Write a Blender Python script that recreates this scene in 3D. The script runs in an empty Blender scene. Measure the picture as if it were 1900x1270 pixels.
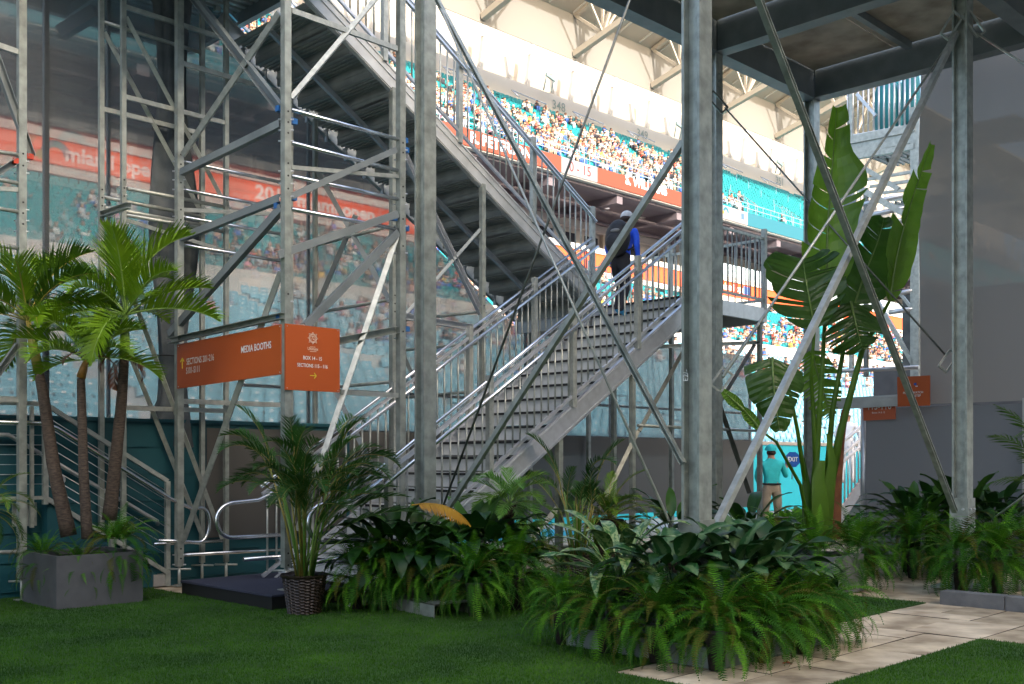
import bpy, bmesh, math, random
import numpy as np
from mathutils import Vector, Matrix
random.seed(7); np.random.seed(7)
S2 = math.sqrt(2.0)
sc = bpy.context.scene
COL = sc.collection
F, HC, CX, HY = 1970.0, 1.4, 950.0, 855.0       # focal length in photo pixels, eye height, principal column, horizon row

# ---------------------------------------------------------------- camera, world, sun, exposure
cam_d = bpy.data.cameras.new('camera'); cam = bpy.data.objects.new('camera', cam_d); COL.objects.link(cam)
cam.location = (0, 0, HC); cam.rotation_euler = (math.radians(90), 0, 0)
cam_d.sensor_width = 36; cam_d.lens = 36 * F / 1900.0
cam_d.shift_x = 0.0; cam_d.shift_y = (HY - 635.0) / 1900.0
cam_d.clip_start = 0.1; cam_d.clip_end = 900
sc.camera = cam
SUN_EL, SUN_AZ = 25.0, 148.0                     # azimuth clockwise from +Y (view direction)
w = bpy.data.worlds.new('World'); sc.world = w; w.use_nodes = True
nt = w.node_tree; nt.nodes.clear()
sky = nt.nodes.new('ShaderNodeTexSky'); sky.sky_type = 'NISHITA'; sky.sun_disc = False
sky.sun_elevation = math.radians(SUN_EL); sky.sun_rotation = math.radians(SUN_AZ); sky.dust_density = 4.5; sky.ozone_density = 0.4; sky.air_density = 1.0
bg = nt.nodes.new('ShaderNodeBackground'); bg.inputs[1].default_value = 0.15
wo = nt.nodes.new('ShaderNodeOutputWorld')
nt.links.new(sky.outputs[0], bg.inputs[0]); nt.links.new(bg.outputs[0], wo.inputs[0])
sl = bpy.data.lights.new('sun', 'SUN'); sl.energy = 2.0; sl.angle = math.radians(0.5); sl.color = (1.0, 0.93, 0.84)
so = bpy.data.objects.new('sun', sl); COL.objects.link(so)
_a, _e = math.radians(SUN_AZ), math.radians(SUN_EL)
to_sun = Vector((math.sin(_a) * math.cos(_e), math.cos(_a) * math.cos(_e), math.sin(_e)))
so.rotation_euler = to_sun.to_track_quat('Z', 'Y').to_euler(); so.location = (0, 0, 60)
sc.view_settings.view_transform = 'Standard'; sc.view_settings.look = 'None'
sc.view_settings.exposure = 2.12; sc.view_settings.gamma = 1.0
sc.view_settings.use_curve_mapping = False
try:
    sc.cycles.use_denoising = True
    sc.cycles.transparent_max_bounces = 16; sc.cycles.max_bounces = 8
except Exception:
    pass

# ---------------------------------------------------------------- coordinates: the place is laid out on a grid turned 45 degrees
def G(u, v, z=0.0): return Vector(((u - v) / S2, (u + v) / S2, z))
UD = Vector((1 / S2, 1 / S2, 0)); VD = Vector((-1 / S2, 1 / S2, 0)); ZD = Vector((0, 0, 1))
def on_v(px, py, v):
    r = (px - CX) / F; y = S2 * v / (1 - r); return Vector((r * y, y, HC + (HY - py) / F * y))
def on_u(px, py, u):
    r = (px - CX) / F; y = S2 * u / (1 + r); return Vector((r * y, y, HC + (HY - py) / F * y))
def at_y(px, py, y): return Vector(((px - CX) / F * y, y, HC + (HY - py) / F * y))
def gr(px, py):
    y = HC * F / (py - HY); return Vector(((px - CX) / F * y, y, 0))
def ug(p): return (p.x + p.y) / S2
def vg(p): return (p.y - p.x) / S2

# ---------------------------------------------------------------- materials
M = {}
def mat(name, col, rough=0.6, metal=0.0, var=0.12, scale=8.0, bump=0.0, bscale=60.0, col2=None, spec=0.5, stretch=None, detail=6.0, trans=0.0):
    m = bpy.data.materials.new(name); m.use_nodes = True; n = m.node_tree.nodes; l = m.node_tree.links
    b = n['Principled BSDF']; b.inputs['Roughness'].default_value = rough; b.inputs['Metallic'].default_value = metal
    b.inputs['Specular IOR Level'].default_value = spec
    tc = n.new('ShaderNodeTexCoord'); src = tc.outputs['Object']
    if stretch:
        mp = n.new('ShaderNodeMapping'); mp.inputs['Scale'].default_value = stretch; l.new(src, mp.inputs[0]); src = mp.outputs[0]
    nz = n.new('ShaderNodeTexNoise'); nz.inputs['Scale'].default_value = scale; nz.inputs['Detail'].default_value = detail
    l.new(src, nz.inputs['Vector'])
    cr = n.new('ShaderNodeValToRGB'); cr.color_ramp.elements[0].position = 0.3; cr.color_ramp.elements[1].position = 0.7
    c2 = col2 if col2 else tuple(min(1, c * (1 + var)) for c in col)
    c1 = col if col2 else tuple(c * (1 - var) for c in col)
    cr.color_ramp.elements[0].color = (*c1, 1); cr.color_ramp.elements[1].color = (*c2, 1)
    l.new(nz.outputs['Fac'], cr.inputs[0]); l.new(cr.outputs[0], b.inputs['Base Color'])
    if bump > 0:
        n2 = n.new('ShaderNodeTexNoise'); n2.inputs['Scale'].default_value = bscale; n2.inputs['Detail'].default_value = 4
        l.new(src, n2.inputs['Vector'])
        bp = n.new('ShaderNodeBump'); bp.inputs['Strength'].default_value = bump; bp.inputs['Distance'].default_value = 0.02
        l.new(n2.outputs['Fac'], bp.inputs['Height']); l.new(bp.outputs[0], b.inputs['Normal'])
    if trans > 0:
        tr = n.new('ShaderNodeBsdfTranslucent'); l.new(cr.outputs[0], tr.inputs[0])
        mx = n.new('ShaderNodeMixShader'); mx.inputs[0].default_value = trans
        l.new(b.outputs[0], mx.inputs[1]); l.new(tr.outputs[0], mx.inputs[2]); l.new(mx.outputs[0], n['Material Output'].inputs[0])
    M[name] = m; return m
def scrim_mat(name, col, opaque, wav=0.08, transl=0.4):
    m = bpy.data.materials.new(name); m.use_nodes = True; n = m.node_tree.nodes; l = m.node_tree.links; n.clear()
    out = n.new('ShaderNodeOutputMaterial'); tc = n.new('ShaderNodeTexCoord')
    nz = n.new('ShaderNodeTexNoise'); nz.inputs['Scale'].default_value = 0.9; nz.inputs['Detail'].default_value = 5
    mp = n.new('ShaderNodeMapping'); mp.inputs['Scale'].default_value = (1.6, 1.6, 0.5); l.new(tc.outputs['Object'], mp.inputs[0]); l.new(mp.outputs[0], nz.inputs['Vector'])
    wv = n.new('ShaderNodeTexNoise'); wv.inputs['Scale'].default_value = 320; l.new(tc.outputs['Object'], wv.inputs['Vector'])
    ad = n.new('ShaderNodeMath'); ad.operation = 'ADD'; l.new(nz.outputs['Fac'], ad.inputs[0]); l.new(wv.outputs['Fac'], ad.inputs[1])
    mr = n.new('ShaderNodeMapRange'); mr.inputs[1].default_value = 0.6; mr.inputs[2].default_value = 1.4
    mr.inputs[3].default_value = opaque - wav; mr.inputs[4].default_value = opaque + wav; l.new(ad.outputs[0], mr.inputs[0])
    d = n.new('ShaderNodeBsdfDiffuse'); d.inputs[0].default_value = (*col, 1)
    t = n.new('ShaderNodeBsdfTranslucent'); t.inputs[0].default_value = (*col, 1)
    mx = n.new('ShaderNodeMixShader'); mx.inputs[0].default_value = transl; l.new(d.outputs[0], mx.inputs[1]); l.new(t.outputs[0], mx.inputs[2])
    tp = n.new('ShaderNodeBsdfTransparent'); m2 = n.new('ShaderNodeMixShader')
    l.new(mr.outputs[0], m2.inputs[0]); l.new(tp.outputs[0], m2.inputs[1]); l.new(mx.outputs[0], m2.inputs[2]); l.new(m2.outputs[0], out.inputs[0])
    M[name] = m; return m
def emis(name, col, strength=1.0):
    m = bpy.data.materials.new(name); m.use_nodes = True; b = m.node_tree.nodes['Principled BSDF']
    b.inputs['Base Color'].default_value = (*[c * 0.08 for c in col], 1); b.inputs['Emission Color'].default_value = (*col, 1); b.inputs['Emission Strength'].default_value = strength
    b.inputs['Roughness'].default_value = 0.5; M[name] = m; return m

mat('galv', (0.29, 0.31, 0.285), 0.36, 0.4, col2=(0.46, 0.48, 0.445), scale=14, bump=0.12, bscale=40)
mat('galv_old', (0.22, 0.24, 0.215), 0.38, 0.4, col2=(0.40, 0.43, 0.39), scale=9, bump=0.15, bscale=30)
mat('alu', (0.55, 0.57, 0.60), 0.30, 0.6, var=0.1, scale=12)
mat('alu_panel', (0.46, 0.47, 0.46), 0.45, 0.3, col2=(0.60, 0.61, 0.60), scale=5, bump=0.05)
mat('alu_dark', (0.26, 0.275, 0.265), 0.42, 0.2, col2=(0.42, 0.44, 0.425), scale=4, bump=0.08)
mat('bright_tube', (0.70, 0.72, 0.75), 0.2, 0.95, var=0.06)
mat('dark_steel', (0.10, 0.11, 0.10), 0.4, 0.7, col2=(0.20, 0.21, 0.19), scale=10)
mat('deck_steel', (0.15, 0.175, 0.18), 0.45, 0.2, col2=(0.23, 0.26, 0.265), scale=3, bump=0.05)
mat('plywood', (0.28, 0.23, 0.18), 0.8, 0, col2=(0.54, 0.47, 0.38), scale=2.5, bump=0.2, bscale=14)
mat('black', (0.012, 0.012, 0.013), 0.6, 0)
mat('black_carpet', (0.022, 0.025, 0.045), 0.95, 0, col2=(0.05, 0.055, 0.09), scale=180, bump=0.5, bscale=300)
mat('blue_cap', (0.02, 0.12, 0.35), 0.4)
mat('red_cap', (0.5, 0.05, 0.02), 0.4)
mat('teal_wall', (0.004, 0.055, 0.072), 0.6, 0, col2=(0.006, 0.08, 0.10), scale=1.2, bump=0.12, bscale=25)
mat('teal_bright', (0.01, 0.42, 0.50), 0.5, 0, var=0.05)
mat('teal_seat', (0.01, 0.20, 0.22), 0.45, 0, var=0.1)
mat('seat_blue', (0.13, 0.33, 0.42), 0.35, 0, col2=(0.19, 0.42, 0.51), scale=2)
mat('white_disc', (0.8, 0.8, 0.8), 0.5)
mat('court_floor', (0.01, 0.30, 0.38), 0.7, 0, var=0.08, scale=0.5)
mat('concrete', (0.24, 0.24, 0.23), 0.85, 0, col2=(0.34, 0.33, 0.31), scale=1.5, bump=0.2)
mat('ballast', (0.10, 0.105, 0.11), 0.85, 0, col2=(0.17, 0.175, 0.18), scale=6, bump=0.2)
mat('tan_stone', (0.28, 0.215, 0.14), 0.75, 0, col2=(0.72, 0.61, 0.44), scale=3.2, bump=0.45, bscale=22, detail=12)
mat('tan_stone_b', (0.36, 0.28, 0.19), 0.75, 0, col2=(0.74, 0.64, 0.48), scale=3.1, bump=0.45, bscale=26, detail=12)
mat('tan_stone_c', (0.20, 0.15, 0.095), 0.8, 0, col2=(0.60, 0.50, 0.35), scale=3.6, bump=0.5, bscale=20, detail=12)
mat('joint', (0.07, 0.055, 0.04), 0.9)
mat('planter_grey', (0.075, 0.078, 0.085), 0.62, 0, col2=(0.11, 0.113, 0.12), scale=5, bump=0.1, bscale=90)
mat('soil', (0.015, 0.011, 0.008), 0.95, 0, var=0.5, scale=40, bump=0.8)
mat('turf_base', (0.010, 0.045, 0.003), 0.9, 0, col2=(0.03, 0.09, 0.006), scale=3)
mat('turf_blade', (0.014, 0.062, 0.003), 0.6, 0, col2=(0.065, 0.18, 0.008), scale=1.1, spec=0.2, trans=0.25)
mat('fern_green', (0.016, 0.085, 0.007), 0.6, 0, col2=(0.07, 0.22, 0.014), scale=3.5, spec=0.15, trans=0.3)
mat('fern_old', (0.06, 0.09, 0.010), 0.7, 0, col2=(0.13, 0.11, 0.02), scale=6, spec=0.1, trans=0.3)
mat('fern_light', (0.06, 0.20, 0.010), 0.6, 0, col2=(0.16, 0.38, 0.022), scale=4, spec=0.15, trans=0.35)
mat('palm_green', (0.055, 0.15, 0.006), 0.42, 0, col2=(0.20, 0.34, 0.015), scale=3, spec=0.3, trans=0.3)
mat('palm_deep', (0.02, 0.075, 0.008), 0.4, 0, col2=(0.08, 0.17, 0.015), scale=3, spec=0.3, trans=0.25)
mat('areca', (0.02, 0.075, 0.012), 0.42, 0, col2=(0.055, 0.15, 0.022), scale=3, spec=0.3, trans=0.3)
mat('areca_light', (0.08, 0.22, 0.03), 0.42, 0, col2=(0.17, 0.36, 0.06), scale=3, spec=0.3, trans=0.35)
mat('yellow_frond', (0.45, 0.20, 0.012), 0.5, 0, col2=(0.70, 0.40, 0.03), scale=6, trans=0.3)
mat('dry_brown', (0.10, 0.03, 0.012), 0.8, 0, col2=(0.22, 0.08, 0.03), scale=8)
mat('cane', (0.10, 0.16, 0.02), 0.5, 0, col2=(0.38, 0.26, 0.06), scale=5)
mat('cane_orange', (0.22, 0.10, 0.015), 0.5, 0, col2=(0.33, 0.17, 0.03), scale=7)
mat('shaft_green', (0.13, 0.24, 0.04), 0.45, 0, col2=(0.22, 0.33, 0.08), scale=4)
mat('trunk', (0.028, 0.02, 0.014), 0.85, 0, col2=(0.10, 0.072, 0.052), scale=22, bump=0.6, bscale=50, stretch=(1, 1, 3.5))
mat('trunk_dark', (0.02, 0.013, 0.009), 0.9, 0, col2=(0.08, 0.05, 0.03), scale=25, bump=1.0, bscale=60)
mat('lily_leaf', (0.008, 0.038, 0.006), 0.42, 0, col2=(0.022, 0.08, 0.012), scale=3, spec=0.35, trans=0.15)
mat('lily_light', (0.03, 0.10, 0.012), 0.42, 0, col2=(0.06, 0.15, 0.02), scale=3, spec=0.35, trans=0.2)
mat('banana', (0.09, 0.20, 0.012), 0.35, 0, col2=(0.17, 0.33, 0.03), scale=2.2, spec=0.55, trans=0.5)
mat('banana_dark', (0.025, 0.075, 0.010), 0.35, 0, col2=(0.06, 0.14, 0.018), scale=2.2, spec=0.55, trans=0.4)
mat('banana_rib', (0.14, 0.22, 0.05), 0.4)
mat('wicker', (0.010, 0.006, 0.004), 0.45, 0, col2=(0.035, 0.02, 0.012), scale=40, spec=0.6)
mat('sign_orange', (0.46, 0.085, 0.012), 0.5, 0, var=0.04, scale=2)
mat('sign_orange_b', (0.50, 0.11, 0.04), 0.5, 0, var=0.04, scale=2)
mat('white_print', (0.80, 0.80, 0.78), 0.5)
mat('cream_print', (0.80, 0.62, 0.48), 0.5)
mat('yellow_print', (0.70, 0.55, 0.04), 0.5)
mat('wall_cream', (0.34, 0.30, 0.25), 0.8, 0, var=0.03, scale=0.1)
mat('wall_grey', (0.16, 0.155, 0.145), 0.8, 0, var=0.03, scale=0.1)  # even grey metal cladding of the roof girder
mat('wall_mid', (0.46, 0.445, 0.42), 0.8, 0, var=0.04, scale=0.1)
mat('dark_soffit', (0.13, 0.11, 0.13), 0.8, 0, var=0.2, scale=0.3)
mat('glass_dark', (0.03, 0.035, 0.05), 0.12, 0, var=0.3, scale=0.2, spec=0.8)
mat('pale_blue_panel', (0.45, 0.56, 0.62), 0.5, 0, var=0.08, scale=0.15)
mat('stand_concrete', (0.34, 0.35, 0.36), 0.85, 0, var=0.1, scale=0.3)
mat('number_grey', (0.18, 0.24, 0.24), 0.6)
mat('skin', (0.34, 0.18, 0.12), 0.5, 0, var=0.06)
mat('shirt_blue', (0.015, 0.09, 0.70), 0.8, 0, var=0.2, scale=9)
mat('shorts_black', (0.015, 0.016, 0.022), 0.85, 0, var=0.2, scale=9)
mat('shirt_teal', (0.02, 0.45, 0.47), 0.8, 0, var=0.1, scale=9, bump=0.4, bscale=9)
mat('khaki', (0.36, 0.29, 0.22), 0.85, 0, var=0.12, scale=9, bump=0.4, bscale=9)
mat('cloth_white', (0.75, 0.75, 0.78), 0.85, 0, var=0.08, scale=9)
mat('cap_grey', (0.62, 0.63, 0.65), 0.8, 0, var=0.15)
mat('hair_dark', (0.03, 0.015, 0.01), 0.7)
mat('shoe_blue', (0.03, 0.25, 0.45), 0.6)
mat('pack_black', (0.012, 0.012, 0.015), 0.6, 0, var=0.4, scale=10, bump=0.3, bscale=20)
mat('pack_grey', (0.2, 0.2, 0.2), 0.6)
mat('exit_blue', (0.015, 0.10, 0.42), 0.4)
mat('cloth_dark', (0.045, 0.055, 0.06), 0.8, 0, col2=(0.10, 0.115, 0.12), scale=5)
mat('chair_teal', (0.005, 0.17, 0.20), 0.5, 0, var=0.08)
emis('led_orange', (1.0, 0.17, 0.06), 0.17); emis('led_orange_low', (1.0, 0.11, 0.02), 0.9)
emis('led_white', (0.95, 0.85, 0.82), 0.2); emis('led_teal', (0.05, 0.50, 0.62), 0.17); emis('led_yellow', (1.0, 0.62, 0.06), 0.270); emis('led_light_orange', (1.0, 0.36, 0.10), 0.315)
emis('led_blue', (0.1, 0.2, 0.6), 0.6); emis('lamp_warm', (1.0, 0.45, 0.15), 1.5)
scrim_mat('scrim', (0.15, 0.16, 0.165), 0.64)
_n = M['scrim'].node_tree.nodes; _l = M['scrim'].node_tree.links
_o = [x for x in _n if x.type == 'OUTPUT_MATERIAL'][0]; _m = _o.inputs[0].links[0].from_node; _tp = _m.inputs[1].links[0].from_node
_rf = _n.new('ShaderNodeBsdfRefraction'); _rf.inputs['IOR'].default_value = 1.04; _rf.inputs['Roughness'].default_value = 0.09; _rf.inputs['Color'].default_value = (1, 1, 1, 1)
_mx = _n.new('ShaderNodeMixShader'); _mx.inputs[0].default_value = 0.8; _l.new(_tp.outputs[0], _mx.inputs[1]); _l.new(_rf.outputs[0], _mx.inputs[2]); _l.new(_mx.outputs[0], _m.inputs[1])
scrim_mat('scrim_dense', (0.13, 0.128, 0.122), 1.0, 0.0, 0.3)
scrim_mat('curtain_cloth', (0.30, 0.275, 0.25), 0.975, 0.01, 0.25)
scrim_mat('curtain_top', (0.16, 0.17, 0.18), 0.72, 0.04, 0.3)
scrim_mat('curtain_low', (0.21, 0.215, 0.22), 1.0, 0.0, 0.2)
PEOPLE_COLS = [(0.5, 0.5, 0.5), (0.03, 0.03, 0.04), (0.45, 0.06, 0.04), (0.05, 0.12, 0.4), (0.3, 0.22, 0.16), (0.5, 0.28, 0.2), (0.65, 0.4, 0.05), (0.55, 0.2, 0.3), (0.05, 0.3, 0.3), (0.35, 0.38, 0.42)]
for i, c in enumerate(PEOPLE_COLS): mat('cloth_%d' % i, c, 0.85, 0, var=0.15)

# aglaonema leaf: silver blotch down the middle of the blade
m = bpy.data.materials.new('aglaonema'); m.use_nodes = True; n = m.node_tree.nodes; l = m.node_tree.links
b = n['Principled BSDF']; b.inputs['Roughness'].default_value = 0.45; b.inputs['Specular IOR Level'].default_value = 0.3; tc = n.new('ShaderNodeTexCoord'); sx = n.new('ShaderNodeSeparateXYZ'); l.new(tc.outputs['Object'], sx.inputs[0])
ab = n.new('ShaderNodeMath'); ab.operation = 'ABSOLUTE'; l.new(sx.outputs[0], ab.inputs[0])
nz = n.new('ShaderNodeTexNoise'); nz.inputs['Scale'].default_value = 60; l.new(tc.outputs['Object'], nz.inputs['Vector'])
ml = n.new('ShaderNodeMath'); ml.operation = 'MULTIPLY_ADD'; ml.inputs[1].default_value = 0.05; l.new(nz.outputs['Fac'], ml.inputs[0]); l.new(ab.outputs[0], ml.inputs[2])
cr = n.new('ShaderNodeValToRGB'); e = cr.color_ramp.elements; e[0].position = 0.046; e[0].color = (0.075, 0.14, 0.055, 1); e[1].position = 0.052; e[1].color = (0.015, 0.065, 0.015, 1)
l.new(ml.outputs[0], cr.inputs[0]); l.new(cr.outputs[0], b.inputs['Base Color']); M['aglaonema'] = m
m = bpy.data.materials.new('variegated'); m.use_nodes = True; n = m.node_tree.nodes; l = m.node_tree.links
b = n['Principled BSDF']; b.inputs['Roughness'].default_value = 0.35; tc = n.new('ShaderNodeTexCoord'); nz = n.new('ShaderNodeTexNoise'); nz.inputs['Scale'].default_value = 45; nz.inputs['Detail'].default_value = 3
mp = n.new('ShaderNodeMapping'); mp.inputs['Scale'].default_value = (1, 0.35, 1); l.new(tc.outputs['Object'], mp.inputs[0]); l.new(mp.outputs[0], nz.inputs['Vector'])
cr = n.new('ShaderNodeValToRGB'); e = cr.color_ramp.elements; e[0].position = 0.47; e[0].color = (0.03, 0.11, 0.02, 1); e[1].position = 0.53; e[1].color = (0.20, 0.27, 0.10, 1)
l.new(nz.outputs['Fac'], cr.inputs[0]); l.new(cr.outputs[0], b.inputs['Base Color']); M['variegated'] = m

# ---------------------------------------------------------------- mesh helpers
def tag(o, label=None, cat=None, group=None, kind=None):
    if label: o['label'] = label
    if cat: o['category'] = cat
    if group: o['group'] = group
    if kind: o['kind'] = kind
    return o
def empty(name, loc, label=None, cat=None, group=None):
    o = bpy.data.objects.new(name, None); COL.objects.link(o); o.location = loc; o.empty_display_size = 0.1
    return tag(o, label, cat, group)
class MB:
    def __init__(s): s.v = []; s.f = []; s.m = []; s.mats = []; s.cur = 0; s.smooth = []
    def use(s, mname):
        if mname not in s.mats: s.mats.append(mname)
        s.cur = s.mats.index(mname); return s
    def add(s, vs, fs, smooth=False):
        k = len(s.v); s.v.extend([tuple(p) for p in vs]); s.f.extend([tuple(i + k for i in f) for f in fs]); s.m.extend([s.cur] * len(fs)); s.smooth.extend([smooth] * len(fs)); return s
    def extrude(s, prof, p, q, up=ZD, smooth=False, prof2=None):
        p = Vector(p); q = Vector(q); d = (q - p).normalized(); up = Vector(up)
        if abs(d.dot(up.normalized())) > 0.98: up = UD if abs(d.dot(UD)) < 0.9 else VD
        x = d.cross(up).normalized(); y = x.cross(d).normalized(); n = len(prof); prof2 = prof2 or prof
        vs = [p + x * a + y * b for a, b in prof] + [q + x * a + y * b for a, b in prof2]
        fs = [(i, (i + 1) % n, (i + 1) % n + n, i + n) for i in range(n)] + [tuple(range(n - 1, -1, -1)), tuple(range(n, 2 * n))]
        k = len(fs); s.add(vs, fs, smooth)
        if smooth: s.smooth[-1] = False; s.smooth[-2] = False
        return s
    def bar(s, p, q, w=0.05, h=None, up=ZD):
        h = h or w; a, b = w / 2, h / 2; return s.extrude([(-a, -b), (a, -b), (a, b), (-a, b)], p, q, up)
    def tube(s, p, q, r=0.02, n=8, r2=None):
        c = [(math.cos(2 * math.pi * i / n) * r, math.sin(2 * math.pi * i / n) * r) for i in range(n)]
        c2 = None if r2 is None else [(a / r * r2, b_ / r * r2) for a, b_ in c]
        return s.extrude(c, p, q, ZD, True, c2)
    def chan(s, p, q, w=0.06, h=0.09, t=0.006, up=ZD, flip=1):
        a, b = w / 2 * flip, h / 2; t_ = t * flip
        return s.extrude([(-a, -b), (a, -b), (a, -b + t), (-a + t_, -b + t), (-a + t_, b - t), (a, b - t), (a, b), (-a, b)], p, q, up)
    def path(s, pts, r=0.02, n=8, radii=None, caps=True):
        pts = [Vector(p) for p in pts]; N = len(pts); rr = radii or [r] * N; vs = []; prev = None
        for i in range(N):
            d = (pts[min(i + 1, N - 1)] - pts[max(i - 1, 0)]).normalized()
            x = d.cross(ZD) if prev is None else prev - d * prev.dot(d)
            if x.length < 1e-4: x = d.cross(Vector((1, 0, 0)))
            x.normalize(); prev = x; y = d.cross(x)
            for k in range(n):
                a = 2 * math.pi * k / n; vs.append(pts[i] + x * math.cos(a) * rr[i] + y * math.sin(a) * rr[i])
        fs = [(i * n + k, i * n + (k + 1) % n, (i + 1) * n + (k + 1) % n, (i + 1) * n + k) for i in range(N - 1) for k in range(n)]
        s.add(vs, fs, True)
        if caps: s.f.append(tuple(len(s.v) - len(vs) + k for k in range(n - 1, -1, -1))); s.f.append(tuple(len(s.v) - n + k for k in range(n))); s.m += [s.cur] * 2; s.smooth += [False] * 2
        return s
    def box(s, c, su, sv, sz):   # box aligned with the grid, centre c, sizes along u, v, z
        c = Vector(c); a, b, d = UD * su / 2, VD * sv / 2, ZD * sz / 2
        vs = [c - a - b - d, c + a - b - d, c + a + b - d, c - a + b - d, c - a - b + d, c + a - b + d, c + a + b + d, c - a + b + d]
        return s.add(vs, [(3, 2, 1, 0), (4, 5, 6, 7), (0, 1, 5, 4), (1, 2, 6, 5), (2, 3, 7, 6), (3, 0, 4, 7)])
    def gbox(s, u0, u1, v0, v1, z0, z1): return s.box(G((u0 + u1) / 2, (v0 + v1) / 2, (z0 + z1) / 2), abs(u1 - u0), abs(v1 - v0), abs(z1 - z0))
    def quad(s, a, b, c, d): return s.add([a, b, c, d], [(0, 1, 2, 3)])
    def data(s, name):
        me = bpy.data.meshes.new(name); me.from_pydata(s.v, [], s.f)
        for mn in s.mats: me.materials.append(M[mn])
        me.polygons.foreach_set('material_index', s.m); me.polygons.foreach_set('use_smooth', s.smooth); me.update(); return me
    def build(s, name, parent=None, label=None, cat=None, group=None, kind=None, loc=None):
        if parent is not None:
            off = parent_origin(parent); s.v = [tuple(Vector(p) - off) for p in s.v]
            o = bpy.data.objects.new(name, s.data(name)); o.parent = parent
        else:
            off = Vector(loc) if loc is not None else Vector((0, 0, 0)); s.v = [tuple(Vector(p) - off) for p in s.v]
            o = bpy.data.objects.new(name, s.data(name)); o.location = off
        COL.objects.link(o); return tag(o, label, cat, group, kind)
def parent_origin(o):
    p = Vector((0, 0, 0))
    while o is not None: p += Vector(o.location); o = o.parent
    return p
def mb(mn): return MB().use(mn)
def put(mesh, name, parent, mw, label=None):
    """link an object sharing a mesh; mw is a world matrix, parents are never rotated"""
    o = bpy.data.objects.new(name, mesh); COL.objects.link(o)
    if parent is not None: o.parent = parent; mw = Matrix.Translation(-parent_origin(parent)) @ mw
    o.matrix_basis = mw
    if label: o['label'] = label
    return o
def batch(name, bv, bf, bmats, pos, right, fwd, scl, matnames, matidx=None, smooth=False):
    """one mesh of many copies of a small base mesh (numpy): pos Nx3, right/fwd Nx3 unit, scl Nx3"""
    bv = np.array(bv, float); N = len(pos); nv = len(bv)
    up = np.array([0, 0, 1.0])
    P = pos[:, None, :] + bv[None, :, 0:1] * scl[:, None, 0:1] * right[:, None, :] + bv[None, :, 1:2] * scl[:, None, 1:2] * fwd[:, None, :] + (bv[None, :, 2:3] * scl[:, None, 2:3]) * up
    V = P.reshape(-1, 3); L = len(bf[0]); bfa = np.array(bf); Fc = (bfa[None] + (np.arange(N) * nv)[:, None, None]).reshape(-1, L)
    me = bpy.data.meshes.new(name); me.vertices.add(len(V)); me.vertices.foreach_set('co', V.ravel())
    me.loops.add(Fc.size); me.loops.foreach_set('vertex_index', Fc.ravel().astype(np.int32))
    me.polygons.add(len(Fc)); me.polygons.foreach_set('loop_start', (np.arange(len(Fc)) * L).astype(np.int32)); me.polygons.foreach_set('loop_total', np.full(len(Fc), L, np.int32))
    for mn in matnames: me.materials.append(M[mn])
    if matidx is not None: mi = (np.array(matidx, np.int32)[:, None] + np.array(bmats, np.int32)[None, :]).ravel() if bmats is not None else np.repeat(np.array(matidx, np.int32), len(bf))
    else: mi = np.tile(np.array(bmats, np.int32), N)
    me.polygons.foreach_set('material_index', mi.astype(np.int32))
    if smooth: me.polygons.foreach_set('use_smooth', np.ones(len(Fc), bool))
    me.update(calc_edges=True); o = bpy.data.objects.new(name, me); COL.objects.link(o); return o
def text_mesh(s, size, mn, bold=0.0, ext=0.0, spacing=1.0, align='CENTER'):
    c = bpy.data.curves.new('t', 'FONT'); c.body = s; c.size = size; c.align_x = align; c.align_y = 'CENTER'; c.offset = bold * size; c.extrude = ext; c.resolution_u = 3; c.space_character = spacing
    o = bpy.data.objects.new('t', c); COL.objects.link(o); dg = bpy.context.evaluated_depsgraph_get()
    me = bpy.data.meshes.new_from_object(o.evaluated_get(dg)); bpy.data.objects.remove(o); me.materials.clear(); me.materials.append(M[mn]); return me
def frame(pos, right, up):
    right = Vector(right).normalized(); up = Vector(up); up = (up - right * up.dot(right)).normalized(); nrm = right.cross(up)
    m_ = Matrix((right, up, nrm)).transposed().to_4x4(); m_.translation = pos; return m_
def board_of(p): return next((c for c in p.children if c.name.startswith('board')), p)
def letter(s, size, mn, pos, right, up, parent, bold=0.01, xs=1.0, name='lettering', align='CENTER', ext=0.0):
    parent = board_of(parent)
    me = text_mesh(s, size, mn, bold, ext, align=align)
    return put(me, name, parent, frame(pos, right, up) @ Matrix.Diagonal((xs, 1, 1, 1)))
# ================================================================ THE SETTING: ground, lawn, path
def sheet(name, poly, z, mn, kind='structure', thick=None, label=None):
    b = mb(mn); n = len(poly); top = [G(u, v, z) for u, v in poly]
    if thick:
        bot = [p - ZD * thick for p in top]; b.add(top + bot, [tuple(range(n))] + [(i, i + n, (i + 1) % n + n, (i + 1) % n) for i in range(n)])
    else: b.add(top, [tuple(range(n))])
    return b.build(name, kind=kind, label=label)
sheet('ground', [(-150, -150), (330, -150), (330, 330), (-150, 330)], -0.03, 'concrete')
sheet('court', [(16, 16.6), (90, 16.6), (90, 24), (-60, 24), (-60, 13.5), (16, 13.5)], -0.02, 'court_floor')
LAWN = [[(-9, -9), (8.5, -9), (8.5, 3.3), (-9, 3.3)], [(-9, 3.3), (5.45, 3.3), (5.45, 11.28), (-9, 11.28)],
        [(5.45, 4.52), (10.3, 4.52), (10.3, 8.62), (5.45, 8.62)]]
for k, p in enumerate(LAWN): sheet('lawn', p, 0.0, 'turf_base', thick=0.028)
sheet('pavement', [(5.452, 8.62), (10.3, 8.62), (10.3, 4.0), (30, 4.0), (30, 13.4), (5.452, 13.4)], -0.012, 'tan_stone_c')
sheet('path', [(5.452, 3.302), (8.502, 3.302), (8.502, -9), (10.3, -9), (10.3, 4.518), (5.452, 4.518)], -0.022, 'joint')
path_o = bpy.data.objects['path']
rs = random.Random(4)
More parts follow.
